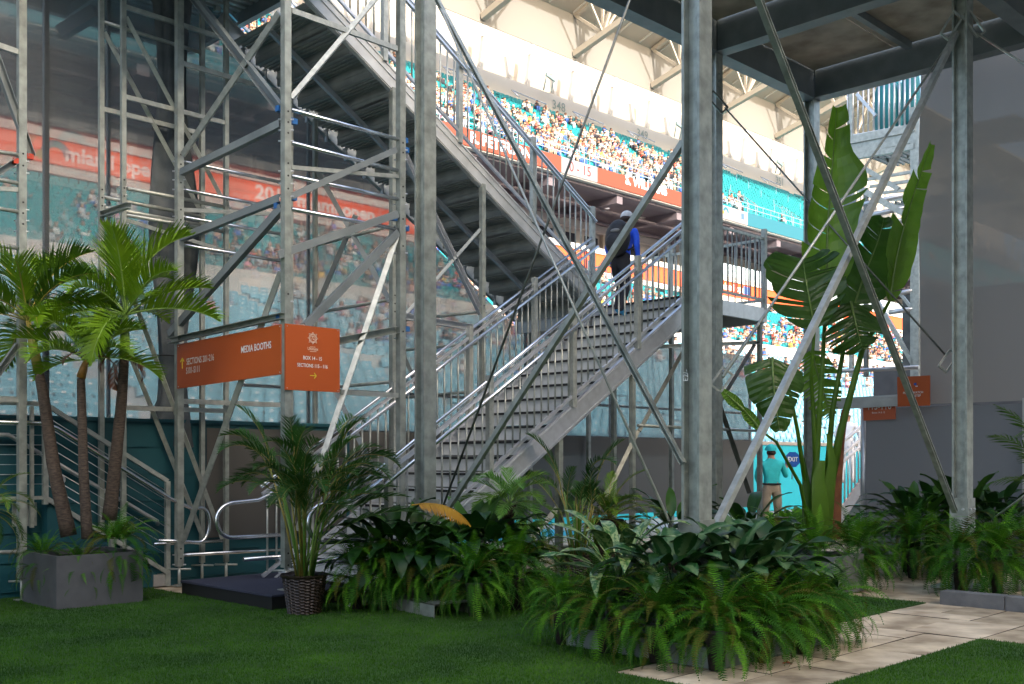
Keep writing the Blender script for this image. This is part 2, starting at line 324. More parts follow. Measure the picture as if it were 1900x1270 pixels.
def pavers(u0, u1, v0, v1):
    stack = [(u0, u1, v0, v1)]; out = []
    while stack:
        a, b_, c, d = stack.pop(); W, H_ = b_ - a, d - c
        if W * H_ < 0.42 or (W * H_ < 0.6 and rs.random() < 0.4) or max(W, H_) < 0.6: out.append((a, b_, c, d)); continue
        f = rs.choice([0.36, 0.5, 0.62])
        if W > H_: stack += [(a, a + W * f, c, d), (a + W * f, b_, c, d)]
        else: stack += [(a, b_, c, c + H_ * f), (a, b_, c + H_ * f, d)]
    return out
for (a, b_, c, d) in pavers(5.46, 8.5, 3.31, 4.51) + pavers(8.51, 10.29, 3.31, 4.51) + pavers(8.51, 10.29, 0, 3.31) + pavers(8.51, 10.29, -3.4, 0):
    g = 0.003 + rs.random() * 0.002; z = -0.006 + rs.uniform(-0.002, 0.002); B = mb(rs.choice(['tan_stone', 'tan_stone_b', 'tan_stone', 'tan_stone_c']))
    j = lambda: rs.uniform(-0.006, 0.006)
    t = [G(a + g, c + g, z + j() * .4), G(b_ - g, c + g + j(), z), G(b_ - g, d - g, z + j() * .4), G(a + g + j(), d - g, z)]; bo = [p - ZD * 0.012 for p in t]
    B.add(t + bo, [(0, 1, 2, 3)]); B.use('joint'); k0 = len(B.v) - 8; B.f += [(k0 + i, k0 + i + 4, k0 + (i + 1) % 4 + 4, k0 + (i + 1) % 4) for i in range(4)]; B.m += [B.cur] * 4; B.smooth += [False] * 4; B.build('paver', path_o)
# turf blades where the camera can see them
def blades(n):
    y = np.random.uniform(6.2, 14.5, n * 3); x = np.random.uniform(-1, 1, n * 3) * y * 0.53
    keep = np.random.rand(n * 3) < (6.4 / y) ** 0.8; x = x[keep][:n]; y = y[keep][:n]
    u = (x + y) / S2; v = (y - x) / S2; ok = np.zeros(len(u), bool)
    for p in LAWN:
        us = [a for a, _ in p]; vs = [b for _, b in p]; ok |= (u > min(us)) & (u < max(us)) & (v > min(vs)) & (v < max(vs))
    x, y = x[ok], y[ok]; N = len(x); a = np.random.rand(N) * 6.283
    pos = np.stack([x, y, np.zeros(N)], 1); R = np.stack([np.cos(a), np.sin(a), np.zeros(N)], 1); Fw = np.stack([-np.sin(a), np.cos(a), np.zeros(N)], 1)
    h = np.random.uniform(0.009, 0.020, N); s = np.stack([np.full(N, 1.0), np.random.uniform(-1, 1, N), h], 1)
    o = batch('turf_grass', [(-0.0025, 0, 0), (0.0025, 0, 0), (0, 0.012, 1)], [(0, 1, 2)], [0], pos, R, Fw, s, ['turf_blade']); tag(o, 'short green artificial grass blades over the whole lawn', 'grass', kind='stuff')
blades(420000)

# ================================================================ teal wall with its steps and cable railing at left
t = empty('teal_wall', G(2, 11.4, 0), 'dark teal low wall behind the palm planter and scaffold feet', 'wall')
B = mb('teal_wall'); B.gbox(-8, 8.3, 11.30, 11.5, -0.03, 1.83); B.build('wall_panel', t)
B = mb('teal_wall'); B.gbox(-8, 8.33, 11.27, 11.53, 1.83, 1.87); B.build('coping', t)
for k in range(6):
    B = mb('teal_wall'); B.gbox(-6, 6.94, 11.285, 11.3, 0.05 + k * 0.3, 0.054 + k * 0.3 + 0.006); B.build('seam', t)
for k in range(7):   # steps running down beside the wall
    B = mb('teal_wall'); u1 = 4.35 + k * 0.2; B.gbox(u1, u1 + 0.2, 11.12, 11.27, 0, 0.98 - k * 0.15); B.build('step', t)
t = empty('cable_railing', G(5.0, 11.1, 0), 'pale sloping stair railing with steel cables against the teal wall', 'railing')
ra, rb = G(4.32, 11.1, 1.98), G(5.66, 11.1, 1.17); sl_ = (1.17 - 1.98) / (5.66 - 4.32)
zt = lambda u: 1.98 + sl_ * (u - 4.32)
mb('galv').bar(ra, rb, 0.045).build('top_rail', t); mb('galv').bar(ra - ZD * 0.96, rb - ZD * 1.02, 0.045).build('bottom_rail', t)
for u, zb in ((4.32, 0.95), (5.66, 0.0), (5.02, 0.35)): mb('galv').bar(G(u, 11.1, zb), G(u, 11.1, zt(u)), 0.05).build('post', t)
mb('galv').bar(G(4.17, 11.06, 0.72), G(4.17, 11.06, 1.95), 0.035).build('post', t)
mb('galv').bar(G(3.2, 11.1, 1.98), ra, 0.045).build('top_rail', t); mb('galv').bar(G(3.2, 11.1, 1.02), G(4.32, 11.1, 1.02), 0.035).build('bottom_rail', t)
for k in range(8):
    z = 0.12 + k * 0.1; mb('alu').tube(ra - ZD * z, rb - ZD * z, 0.004, 5).build('cable', t)
    mb('alu').tube(G(3.2, 11.1, 1.98 - z), ra - ZD * z, 0.004, 5).build('cable', t)
mb('galv').box(G(4.15, 11.2, 0.85), 0.24, 0.02, 0.24).build('mounting_plate', t)
mb('concrete').box(G(5.6, 11.15, 0.07), 0.2, 0.1, 0.13).build('mounting_plate', t)
hz = lambda u, o: zt(u) - o
P_ = [G(3.4, 11.0, 1.78), G(4.25, 11.0, 1.78), G(4.4, 11.0, hz(4.4, .2)), G(5.66, 11.0, hz(5.66, .2))]
loop = [G(5.66 + 0.30 * s, 11.0, 0.97 - 0.14 * s * 1.0) for s in (0.4, 0.8)]
for k in range(9):
    a = math.pi * (0.35 - k / 8.0 * 0.85); loop.append(G(5.98 + 0.13 * math.cos(a) * 1.1, 11.0, 0.68 + 0.21 * math.sin(a)))
loop += [G(5.75, 11.0, 0.5), G(5.5, 11.0, 0.52)]
mb('bright_tube').path(P_ + loop, 0.022).build('handrail', t)
t2 = empty('wall_handrail', G(4.6, 11.24, 0), 'grey round handrail bracketed to the teal wall behind the palm trunks', 'handrail')
mb('alu').path([G(3.3, 11.22, 1.66), G(4.0, 11.22, 1.66), G(4.95, 11.22, 1.10), G(5.3, 11.22, 0.9), G(5.6, 11.22, 0.72), G(5.62, 11.25, 0.68)], 0.022).build('rail', t2)
for u in (4.55, 5.1): mb('alu').tube(G(u, 11.298, 1.2 - (u - 4.55) * 0.6), G(u, 11.27, 1.2 - (u - 4.55) * 0.6), 0.05, 16).build('bracket', t2)

# ================================================================ translucent mesh scrims
VS = 11.75
def scrim(name, mn, pts, label, cat='screen', wave=0.0, axis='u', fixed=VS, nseg=1):
    (a0, z0), (a1, z1) = pts; B = mb(mn)
    if wave == 0:
        f = (lambda a, z: G(a, fixed, z)) if axis == 'u' else (lambda a, z: G(fixed, a, z))
        B.quad(f(a0, z0), f(a1, z0), f(a1, z1), f(a0, z1))
    else:
        NN, NZ = 90, 24; vs = []
        for j in range(NZ + 1):
            for i in range(NN + 1):
                a = a0 + (a1 - a0) * i / NN; z = z0 + (z1 - z0) * j / NZ
                d = wave * (math.sin(a * 2.3 + z * .5) * .5 + math.sin(a * 5.1 - z * .9 + 1) * .3 + math.sin(z * 1.7 + a * 1.3) * 0.35)
                vs.append(G(a, fixed + d, z) if axis == 'u' else G(fixed + d, a, z))
        B.add(vs, [(j * (NN + 1) + i, j * (NN + 1) + i + 1, (j + 1) * (NN + 1) + i + 1, (j + 1) * (NN + 1) + i) for j in range(NZ) for i in range(NN)], True)
    return B.build(name, label=label, cat=cat)
def mesh_screen():
    B = mb('scrim'); poly = [(-4, 1.5), (18.6, 1.5), (18.6, 3.5), (11.75, 3.52), (6.7, 6.7), (6.7, 9.4), (-4, 9.4)]; n = len(poly)
    B.add([G(a, VS, z) for a, z in poly] + [G(a, VS + 0.006, z) for a, z in poly], [tuple(range(n)), tuple(range(2 * n - 1, n - 1, -1))] + [(i, i + n, (i + 1) % n + n, (i + 1) % n) for i in range(n)])
    return B.build('mesh_screen', label='large see-through grey mesh screen hung behind the scaffold and stairs', cat='screen')
mesh_screen()
scrim('mesh_skirt', 'scrim_dense', ((7.1, 0.47), (18.6, 1.8)), 'opaque grey mesh skirt along the foot of the screen behind the stairs', wave=0.03, fixed=11.70)
scrim('hanging_sheet', 'scrim_dense', ((6.22, 0.5), (8.2, 1.78)), 'grey cloth sheet covering the end of the teal wall beside the scaffold', wave=0.02, fixed=11.24)
t = empty('screen_frame', G(7, 11.8, 0), 'thin dark uprights holding the grey mesh screen', 'frame')
for u in (4.6, 5.3, 8.0, 9.9, 12.1, 14.2, 16.6, 18.6): mb('dark_steel').bar(G(u, 11.8, -0.03), G(u, 11.8, 9.4 if u < 6 else max(3.5, 6.7 - 0.63 * (u - 6.7))), 0.055 if u < 5 else 0.035).build('upright', t)
for z in (1.8, 2.35): mb('dark_steel').bar(G(7, 11.82, z), G(18.6, 11.82, z), 0.04).build('rail', t)
# gathered dark cloth bundle
t = empty('gathered_cloth', G(5.95, 11.62, 1.8), 'dark gathered bundle of mesh cloth hanging behind the left scaffold posts', 'cloth')
B = mb('cloth_dark'); NZ, NA = 40, 20; vs = []
for j in range(NZ + 1):
    z = 1.55 + j * 0.135
    for k in range(NA):
        a = 2 * math.pi * k / NA; r = 0.19 * (1 + .35 * math.sin(5 * a + z * .8)) * (1 + .3 * math.sin(z * 1.9)) + (0.18 if j < 4 else 0) * math.sin(a)**2
        vs.append(G(5.9, 11.45, z) + UD * r * 1.0 * math.cos(a) + VD * 0.5 * r * math.sin(a))
B.add(vs, [(j * NA + k, j * NA + (k + 1) % NA, (j + 1) * NA + (k + 1) % NA, (j + 1) * NA + k) for j in range(NZ) for k in range(NA)], True); B.build('bundle', t)
for z in (2.6, 3.9, 5.2): mb('black').path([G(5.9 + 0.24 * math.cos(a), 11.45 + 0.13 * math.sin(a), z) for a in [i * math.pi / 8 for i in range(17)]], 0.008, 5, caps=False).build('tie_cord', t)

# ================================================================ big steel columns on the grid u = 6.75 / 11.7 / 14.2, v = 4.75 / 7.95
def hcol(u, v, z0, z1, s, label, brackets=()):
    t = empty('steel_column', G(u, v, z0), label, 'column'); a, tf, tw = s / 2, 0.022, 0.016
    prof = [(-a, -a), (a, -a), (a, -a + tf), (tw, -a + tf), (tw, a - tf), (a, a - tf), (a, a), (-a, a), (-a, a - tf), (-tw, a - tf), (-tw, -a + tf), (-a, -a + tf)]
    B = mb('galv_old'); vs = []
    for z in (z0, z1): vs += [G(u + x, v + y, z) for x, y in prof]
    n_ = 12; B.add(vs, [(i, (i + 1) % n_, (i + 1) % n_ + n_, i + n_) for i in range(n_)] + [tuple(range(n_ - 1, -1, -1)), tuple(range(n_, 24))]); B.build('shaft', t)
    return t
A_ = hcol(6.75, 4.75, 0.0, 7.2, 0.165, 'nearest thick galvanised steel column rising out of the middle fern bed')
B_ = hcol(6.75, 7.95, 0.0, 7.2, 0.15, 'tall galvanised column between the scaffold tower and the stair foot')
C_ = hcol(11.75, 4.75, 0.0, 7.2, 0.165, 'tall galvanised column in front of the grey curtain at right')
A2 = hcol(11.7, 7.95, 0.0, 6.7, 0.15, 'galvanised column just behind the nearest column, by the stair landing')
D_ = hcol(14.2, 7.95, 0.0, 6.72, 0.17, 'galvanised column behind the tall banana-like plant, under the deck corner')
for (c, u, v, zc) in ((A_, 6.75, 4.75, 0.83), (B_, 6.75, 7.95, 0.9), (C_, 11.75, 4.75, 0.87)):
    B = mb('galv_old'); s = 0.2; B.gbox(u - s / 2, u + s / 2, v - s / 2 , v - s / 2 + 0.012, zc - 0.34, zc + 0.12); B.gbox(u - s / 2, u - s / 2 + 0.012, v - s / 2 + 0.0125, v + s / 2, zc - 0.34, zc + 0.12); c_ = B.build('splice_plate', c)
    for dz in (0.0, -0.2):
        for k in (-0.05, 0.05):
            mb('alu').tube(G(u + k, v - s / 2, zc + dz), G(u + k, v - s / 2 - 0.02, zc + dz), 0.014, 6).build('bolt', c_); mb('alu').tube(G(u - s / 2, v + k, zc + dz), G(u - s / 2 - 0.02, v + k, zc + dz), 0.014, 6).build('bolt', c_)
    mb('galv_old').box(G(u, v, 0.02), 0.5, 0.5, 0.03).build('base_plate', c)
letter('E2/-', 0.065, 'white_print', G(6.75 - 0.084, 4.79, 2.05), ZD, VD, A_, 0.0, 0.9)
letter('1 5 3', 0.09, 'number_grey', G(11.7 - 0.0, 7.95 - 0.0765, 6.35), ZD, -UD, A2, 0.0, 1.2)

# ================================================================ deck overhead
t = empty('steel_deck', G(11, 4, 6.7), 'dark steel deck overhead with plywood panels between deep beams', 'deck')
ZB = 6.70
def ibeam(p, q, h=0.42, wd=0.2):
    B = mb('deck_steel'); a = wd / 2; tt = 0.02; hh = h / 2
    B.extrude([(-a, -hh), (a, -hh), (a, -hh + tt), (0.008, -hh + tt), (0.008, hh - tt), (a, hh - tt), (a, hh), (-a, hh), (-a, hh - tt), (-0.008, hh - tt), (-0.008, -hh + tt), (-a, -hh + tt)], p, q)
    return B
def boxbeam(p, q, h=0.42, wd=0.14):
    B = mb('deck_steel'); B.bar(p, q, wd, h); B.bar(Vector(p) - ZD * (h / 2 + .008), Vector(q) - ZD * (h / 2 + .008), wd + 0.07, 0.016); return B
zc = ZB + 0.225
boxbeam(G(9.15, 7.95, zc), G(14.27, 7.95, zc)).build('edge_beam', t)
boxbeam(G(14.2, 7.86, zc), G(14.2, -6, zc)).build('cross_beam', t)
boxbeam(G(11.7, 7.86, zc), G(11.7, -6, zc)).build('cross_beam', t)
boxbeam(G(9.3, 7.86, zc), G(9.3, -6, zc)).build('cross_beam', t)
boxbeam(G(9.38, 4.75, zc), G(11.62, 4.75, zc)).build('cross_beam', t)
boxbeam(G(11.78, 4.75, zc), G(14.12, 4.75, zc)).build('cross_beam', t)
boxbeam(G(11.78, 1.2, zc), G(14.12, 1.2, zc)).build('cross_beam', t)
for (u0, u1) in ((9.4, 11.6), (11.8, 14.1)):
    v = 7.85
    while v > -6: mb('plywood').gbox(u0, u1, v - 1.205, v, ZB + 0.405, ZB + 0.425).build('plywood_panel', t); v -= 1.215
for v in (6.4, 3.0, -0.4): mb('deck_steel').gbox(11.9, 14.05, v - 0.04, v + 0.04, ZB + 0.3, ZB + 0.40).build('joist', t); mb('deck_steel').gbox(9.4, 11.6, v - 0.04, v + 0.04, ZB + 0.3, ZB + 0.40).build('joist', t)
mb('deck_steel').gbox(9.12, 14.3, 7.83, 8.05, ZB + 0.445, ZB + 0.455).build('top_plate', t)
mb('deck_steel').gbox(8.85, 9.15, 7.87, 8.03, ZB + 0.05, ZB + 0.07).build('connection_plate', t)
for k in range(2): mb('galv').tube(G(8.93 + k * 0.12, 7.95, ZB + 0.03), G(8.93 + k * 0.12, 7.95, ZB + 0.05), 0.02, 8).build('bolt', t)
# unseen floor over the lawn and far wall, both added to keep light off
t = empty('shade_stand', G(0, 0, 7.3), 'unseen floor slab and far wall added to shade the lawn', 'shade_stand')
mb('deck_steel').gbox(-5, 5.5, -2.5, 2.4, 7.25, 7.4).build('floor', t)
mb('concrete').gbox(-130, 110, -61, -60, -0.03, 44).build('rear_wall', t)  # out-of-view wall added behind the camera to block the low sun



# ================================================================ braces between the columns (each one its own member)
def member(name, B, part, label, cat, grp=None):
    return B.build(part if False else name, label=label, cat=cat, group=grp, loc=B.v[0])
def colpt(u, v, py):   # point on a column line at an image height
    y = (u + v) / S2; return G(u, v, HC + (HY - py) / F * y)
def brace(kind, p, q, label, w=0.05, name='brace'):
    if kind == 'tube': B = mb('galv').bar(p, q, w, w)
    elif kind == 'dark': B = mb('galv_old').chan(p, q, w, w * 0.8, 0.008); 
    elif kind == 'rod': B = mb('dark_steel').tube(p, q, w, 6)
    elif kind == 'palerod': B = mb('galv').tube(p, q, w, 6)
    return member(name, B, None, label, 'brace', 'diagonal braces between the big columns')
offs = 0.10
# B top -> A foot (dark channel)
brace('dark', on_u(795, -30, 6.64), on_u(1267, 860, 6.64), 'dark diagonal channel from the top of the stair-side column down to the nearest column', 0.046)
brace('palerod', on_u(818, 17, 6.60), on_u(1249, 984, 6.60), 'thin grey diagonal rod crossing the stairs down to the middle fern bed', 0.011, 'brace_rod')
brace('rod', on_u(1174, -14, 6.68), on_u(822, 940, 6.68), 'thin dark diagonal rod running from top centre down to the stair foot', 0.011, 'brace_rod')
brace('tube', on_u(1268, 264, 6.70), on_u(826, 952, 6.70), 'pale square diagonal tube from the nearest column down to the stair foot', 0.046)
brace('dark', on_v(1400, -22, 4.68), on_v(1772, 950, 4.68), 'dark diagonal tube passing in front of the tall banana-like leaves', 0.056)
brace('tube', on_v(1774, 62, 4.78), on_v(1320, 994, 4.78), 'bright diagonal tube from the right column down to the nearest column foot', 0.056)
brace('palerod', on_v(1768, 70, 4.84), on_v(1341, 700, 4.84), 'thin grey rod running beside the bright diagonal tube at right', 0.013, 'brace_rod')
brace('rod', at_y(1345, 200, 13.6), at_y(1756, 661, 11.9), 'thin dark rod from the rear column across the banana-like leaves to the right column', 0.012, 'brace_rod')
brace('palerod', at_y(1812, 62, 11.6), at_y(1935, 142, 10.6), 'short thin rod leaving the top of the right column towards the right edge', 0.012, 'brace_rod')
brace('palerod', at_y(1846, 960, 11.0), at_y(1935, 895, 10.4), 'short thin rod low beside the right plant bed', 0.010, 'brace_rod')
brace('rod', at_y(1443, 548, 12.8), at_y(1341, 694, 11.3), 'thin dark rod rising behind the left banana-like leaf to the landing', 0.011, 'brace_rod')
def bracket(c, ax, s1, s2, label, mn='dark_steel'):
    a, b = Vector(ax).normalized(), Vector(ax).normalized().cross(Vector((0.3, -1, 0))).normalized(); c = Vector(c)
    P = [c + a * s1 + b * s2, c + a * s1 - b * s2, c - a * s1 - b * s2, c - a * s1 + b * s2]; B = mb(mn)
    for k in range(4): B.bar(P[k], P[(k + 1) % 4], 0.02, 0.028, Vector((0, -1, 0)))
    B.build('turnbuckle_bracket', label=label, cat='bracket', loc=c)
bracket(at_y(1331, 190, 13.6), (1, 0, -1.1), 0.14, 0.06, 'dark rectangular bracket at the top of the rear column', 'dark_steel')
bracket(at_y(1339, 705, 11.2), (0.7, 0, 1), 0.11, 0.07, 'grey rectangular bracket halfway up beside the nearest column', 'galv')
bracket(at_y(1759, 670, 11.8), (0.7, 0, 1.0), 0.11, 0.06, 'rectangular bracket halfway up the right column', 'galv')
bracket(at_y(1765, 48, 11.6), (-0.6, 0, -1), 0.14, 0.06, 'left rectangular bracket at the top of the right column', 'galv')
bracket(at_y(1806, 45, 11.6), (0.75, 0, -1), 0.14, 0.06, 'right rectangular bracket at the top of the right column', 'galv')

# ================================================================ scaffold towers
def post(t, u, v, z0, z1, s=0.075, jack=0.22, mn='galv_old', bolts=0, ys=()):
    B = mb(mn); B.bar(G(u, v, z0 + jack), G(u, v, z1), s, s, UD); po = B.build('post', t)
    if jack > 0:
        mb('galv').tube(G(u, v, z0), G(u, v, z0 + jack), 0.017, 8).build('screw_jack', t)
        mb('galv').box(G(u, v, z0 + 0.006), 0.12, 0.12, 0.01).build('foot_plate', t)
        mb('galv').tube(G(u, v, z0 + jack - .03) - Vector((0.13, 0, 0)), G(u, v, z0 + jack - .03) + Vector((0.13, 0, 0)), 0.012, 6).build('jack_handle', t)
    y = (u + v) / S2
    for py in ys:
        z = HC + (HY - py) / F * y
        mb('alu').tube(G(u, v, z) + Vector((-s, 0, 0)), G(u, v, z) + Vector((s, 0, 0)), 0.008, 6).build('pin', po)
        mb('black').tube(G(u, v - s / 2 - 0.0005, z + 0.07), G(u, v - s / 2 - 0.004, z + 0.07), 0.010, 8).build('hole', po)
def seg(t, kind, p, q, nm=None, w=None, mn=None):
    if kind == 'rung': mb(mn or 'bright_tube').tube(p, q, w or 0.021, 10).build(nm or 'rung', t)
    elif kind == 'flat': mb(mn or 'galv').bar(p, q, 0.03, w or 0.055).build(nm or 'ledger', t)
    elif kind == 'chan': mb(mn or 'deck_steel').chan(p, q, 0.06, w or 0.075, 0.006).build(nm or 'channel_brace', t)
    elif kind == 'diag': mb(mn or 'galv').bar(p, q, 0.03, w or 0.055, (p - q).cross(Vector((0, 1, 0)))).build(nm or 'diagonal', t)
def capb(t, p, mn='blue_cap'): mb(mn).box(p, 0.07, 0.05, 0.055).build('end_cap', t)
# main tower: P1, P2, P3 (and P4 hidden behind P2)
T = empty('scaffold_tower', G(6.4, 9.9, 0), 'main galvanised scaffold tower carrying the orange signs', 'scaffold')
U1, U2, V1, V2 = 5.75, 7.18, 8.86, 11.0
post(T, U1, V1, 0.14, 6.9, bolts=1, ys=(222, 242, 262, 318, 341, 365, 560, 1040, 1062)); post(T, U2, V1, 0.14, 6.9, ys=(279, 297, 360, 380, 420, 470, 628, 1040)); post(T, U1, V2, 0.0, 6.9, ys=(300, 318, 334, 352, 402, 421, 1030, 1048)); post(T, U2, V2, 0.14, 6.2)
vv = lambda a, b: on_v(a, b, V1); uu = lambda a, b: on_u(a, b, U1); vb = lambda a, b: on_v(a, b, V2)
for a, b in ((204, 259), (265, 317), (327, 370), (388, 426)): seg(T, 'rung', vv(540, a), vv(738, b))
for a, b in ((300, 340), (352, 389), (403, 436), (455, 486)): seg(T, 'rung', vb(339, a), vb(528, b))
seg(T, 'rung', vb(340, 1030), vb(530, 1020)); seg(T, 'rung', vv(540, 1050), vv(742, 1022), w=0.024)
seg(T, 'flat', vb(339, 118), vb(528, 174)); seg(T, 'flat', vb(340, 745), vb(525, 752)); seg(T, 'flat', vb(339, 390), vb(528, 398), w=0.045)
seg(T, 'flat', vv(541, 20), vv(737, 91)); seg(T, 'flat', vv(632, 728), vv(738, 734), w=0.05); seg(T, 'flat', vv(540, 311), vv(738, 328), w=0.04)
seg(T, 'diag', vv(702, -8), vv(540, 183), w=0.05); seg(T, 'diag', uu(518, 24), uu(339, 288), w=0.06); seg(T, 'diag', uu(521, 505), uu(340, 1004), w=0.055); seg(T, 'diag', vv(736, 441), vv(552, 985), w=0.055, mn='galv')
seg(T, 'chan', uu(357, -8), uu(520, 202), w=0.09); seg(T, 'chan', uu(522, 230), uu(338, 320)); seg(T, 'chan', uu(522, 368), uu(338, 442)); seg(T, 'chan', uu(524, 386), uu(315, 621), w=0.085)
seg(T, 'chan', vv(737, 432), vv(566, 606), w=0.075); seg(T, 'chan', vv(736, 398), vv(514, 474)); seg(T, 'chan', vv(733, 279), vv(537, 366), w=0.06); seg(T, 'chan', vv(630, 633), vv(737, 612), w=0.075, mn='galv_old')
seg(T, 'chan', on_u(314, 633, U1 - .05), on_u(526, 586, U1 - .05), 'sign_beam', 0.06, 'galv_old')
for p in (vv(544, 226), vv(750, 261), vv(752, 279), vv(543, 367), vv(730, 405), vv(752, 424), uu(519, 203), uu(516, 383), uu(520, 588), vv(753, 611)): capb(T, p)
# rear frames of the left tower (thin posts P5..P8) with P0 frame
T = empty('scaffold_tower', G(5.6, 11.15, 0), 'slim left scaffold frames behind the palm crowns against the teal wall', 'scaffold')
for (u, v, ys) in ((4.96, 11.22, (365, 380, 395)), (6.15, 11.22, (400, 420)), (5.15, 11.1, (347, 362, 377)), (6.39, 11.1, (384, 425))): post(T, u, v, 0, 6.9, 0.05, ys=ys)
a1 = lambda a, b: on_v(a, b, 11.1); a2 = lambda a, b: on_v(a, b, 11.22)
seg(T, 'flat', a1(232, 180), a1(416, 228), w=0.05); seg(T, 'flat', a2(192, 203), a2(372, 248), w=0.05); seg(T, 'flat', a1(232, 13), a1(416, 72), w=0.05); seg(T, 'rung', a2(192, 41), a2(372, 98), mn='galv')
seg(T, 'diag', a1(234, 32), a1(412, 368), w=0.045); seg(T, 'diag', a2(194, 60), a2(372, 392), w=0.045); seg(T, 'diag', a1(234, 517), a1(413, 1000), w=0.045); seg(T, 'diag', a2(190, 530), a2(378, 1000), w=0.045)
seg(T, 'flat', a1(232, 757), a1(416, 763), w=0.05); seg(T, 'diag', a1(232, 408), a1(414, 465), w=0.04)
for a, b in ((349, 384), (399, 430)): seg(T, 'rung', a1(232, a), a1(414, b), mn='galv')
for a, b in ((366, 402), (385, 418)): seg(T, 'rung', a2(192, a), a2(372, b), mn='galv')
seg(T, 'rung', a1(285, 1010), a1(412, 1004)); seg(T, 'chan', on_u(190, 398, 4.96), on_u(240, 381, 4.96), w=0.06, mn='galv')
T = empty('scaffold_tower', G(3.4, 10.9, 0), 'scaffold tower cut off by the left edge of the picture', 'scaffold')
post(T, 4.05, 11.0, 0, 6.9, ys=(300, 322, 390, 410, 430)); post(T, 2.7, 11.0, 0, 6.9); a0 = lambda a, b: on_v(a, b, 11.0)
for a, b in ((276, 288), (327, 341), (380, 394), (452, 461)): seg(T, 'rung', a0(-40, a), a0(36, b), mn='galv')
seg(T, 'flat', a0(-50, 68), a0(36, 98)); seg(T, 'flat', a0(-50, 347), a0(36, 353), w=0.045); seg(T, 'flat', a0(-50, 738), a0(36, 742)); seg(T, 'rung', a0(-50, 1027), a0(36, 1024), mn='galv')
seg(T, 'chan', a0(-15, 85), a0(58, 290), w=0.075); seg(T, 'chan', a0(-30, 338), a0(34, 297), w=0.06); seg(T, 'chan', a0(-20, 716), a0(34, 640), w=0.06)
capb(T, a0(31, 300), 'red_cap'); capb(T, a0(54, 291), 'red_cap')
# stair support frames
T = empty('stair_support', G(8.6, 10.7, 0), 'galvanised support frames under the upper flight of stairs', 'scaffold')
fl2 = lambda u: 6.56 - 0.596 * (u - 6.78)
post(T, 7.97, 9.98, 0, fl2(7.97), 0.07, 0.1, ys=(560, 575, 590)); post(T, 9.44, 9.98, 0, fl2(9.44), 0.06, 0.1, ys=(560, 578)); post(T, 7.97, 11.6, 0, fl2(7.97), 0.05, 0.1); post(T, 9.44, 11.6, 0, fl2(9.44) - .1, 0.06, 0.1)
b9 = lambda a, b: on_v(a, b, 10.0); c7 = lambda a, b: on_u(a, b, 7.97); c9 = lambda a, b: on_u(a, b, 9.44)
seg(T, 'chan', b9(738, 262), b9(893, 583), w=0.07, mn='alu'); seg(T, 'chan', b9(740, 586), b9(893, 611), w=0.075, mn='alu'); seg(T, 'diag', b9(893, 424), b9(740, 598), w=0.04, mn='deck_steel')
for a, b in ((581, 556), (722, 709), (455, 420)): seg(T, 'rung', c7(588, a), c7(724, b), mn='galv_old')
for a, b in ((594, 579), (650, 637), (738, 726)): seg(T, 'rung', c9(752, a), c9(890, b), mn='galv_old')
seg(T, 'diag', c7(590, 320), c7(724, 560), w=0.06, mn='deck_steel'); seg(T, 'diag', c7(660, 400), c7(588, 570), w=0.06, mn='deck_steel'); seg(T, 'diag', c7(600, 680), c7(722, 930), w=0.06, mn='deck_steel'); seg(T, 'diag', c9(752, 330), c9(888, 560), w=0.05, mn='deck_steel'); seg(T, 'diag', b9(745, 650), b9(893, 990), w=0.05, mn='deck_steel')
T = empty('landing_support', G(12.6, 9.5, 0), 'galvanised posts and braces under the stair landing', 'scaffold')
for (u, v, z) in ((10.46, 8.33, 2.6), (13.4, 8.33, 3.4), (12.0, 8.33, 3.4), (13.4, 9.9, 3.4), (12.0, 9.9, 3.4), (12.0, 11.6, 3.4), (13.4, 11.6, 3.4)): post(T, u, v, 0, z, 0.06, 0.15)
d8 = lambda a, b: on_v(a, b, 8.33)
seg(T, 'chan', d8(1180, 645), d8(1409, 636), w=0.05, mn='galv'); seg(T, 'rung', d8(1184, 790), d8(1409, 800), mn='galv_old'); seg(T, 'diag', d8(1266, 655), d8(1186, 800), w=0.05, mn='dark_steel'); seg(T, 'diag', d8(1400, 640), d8(1310, 790), w=0.05, mn='dark_steel'); seg(T, 'diag', d8(1325, 720), d8(1390, 915), w=0.06, mn='dark_steel'); seg(T, 'diag', d8(1184, 800), d8(1080, 1010), w=0.05, mn='dark_steel')
seg(T, 'rung', d8(970, 1018), d8(1180, 1010), mn='galv_old'); seg(T, 'diag', d8(1065, 905), d8(962, 1030), w=0.06, mn='galv_old'); post(T, 9.1, 8.33, 0, 1.75, 0.07, 0.0)
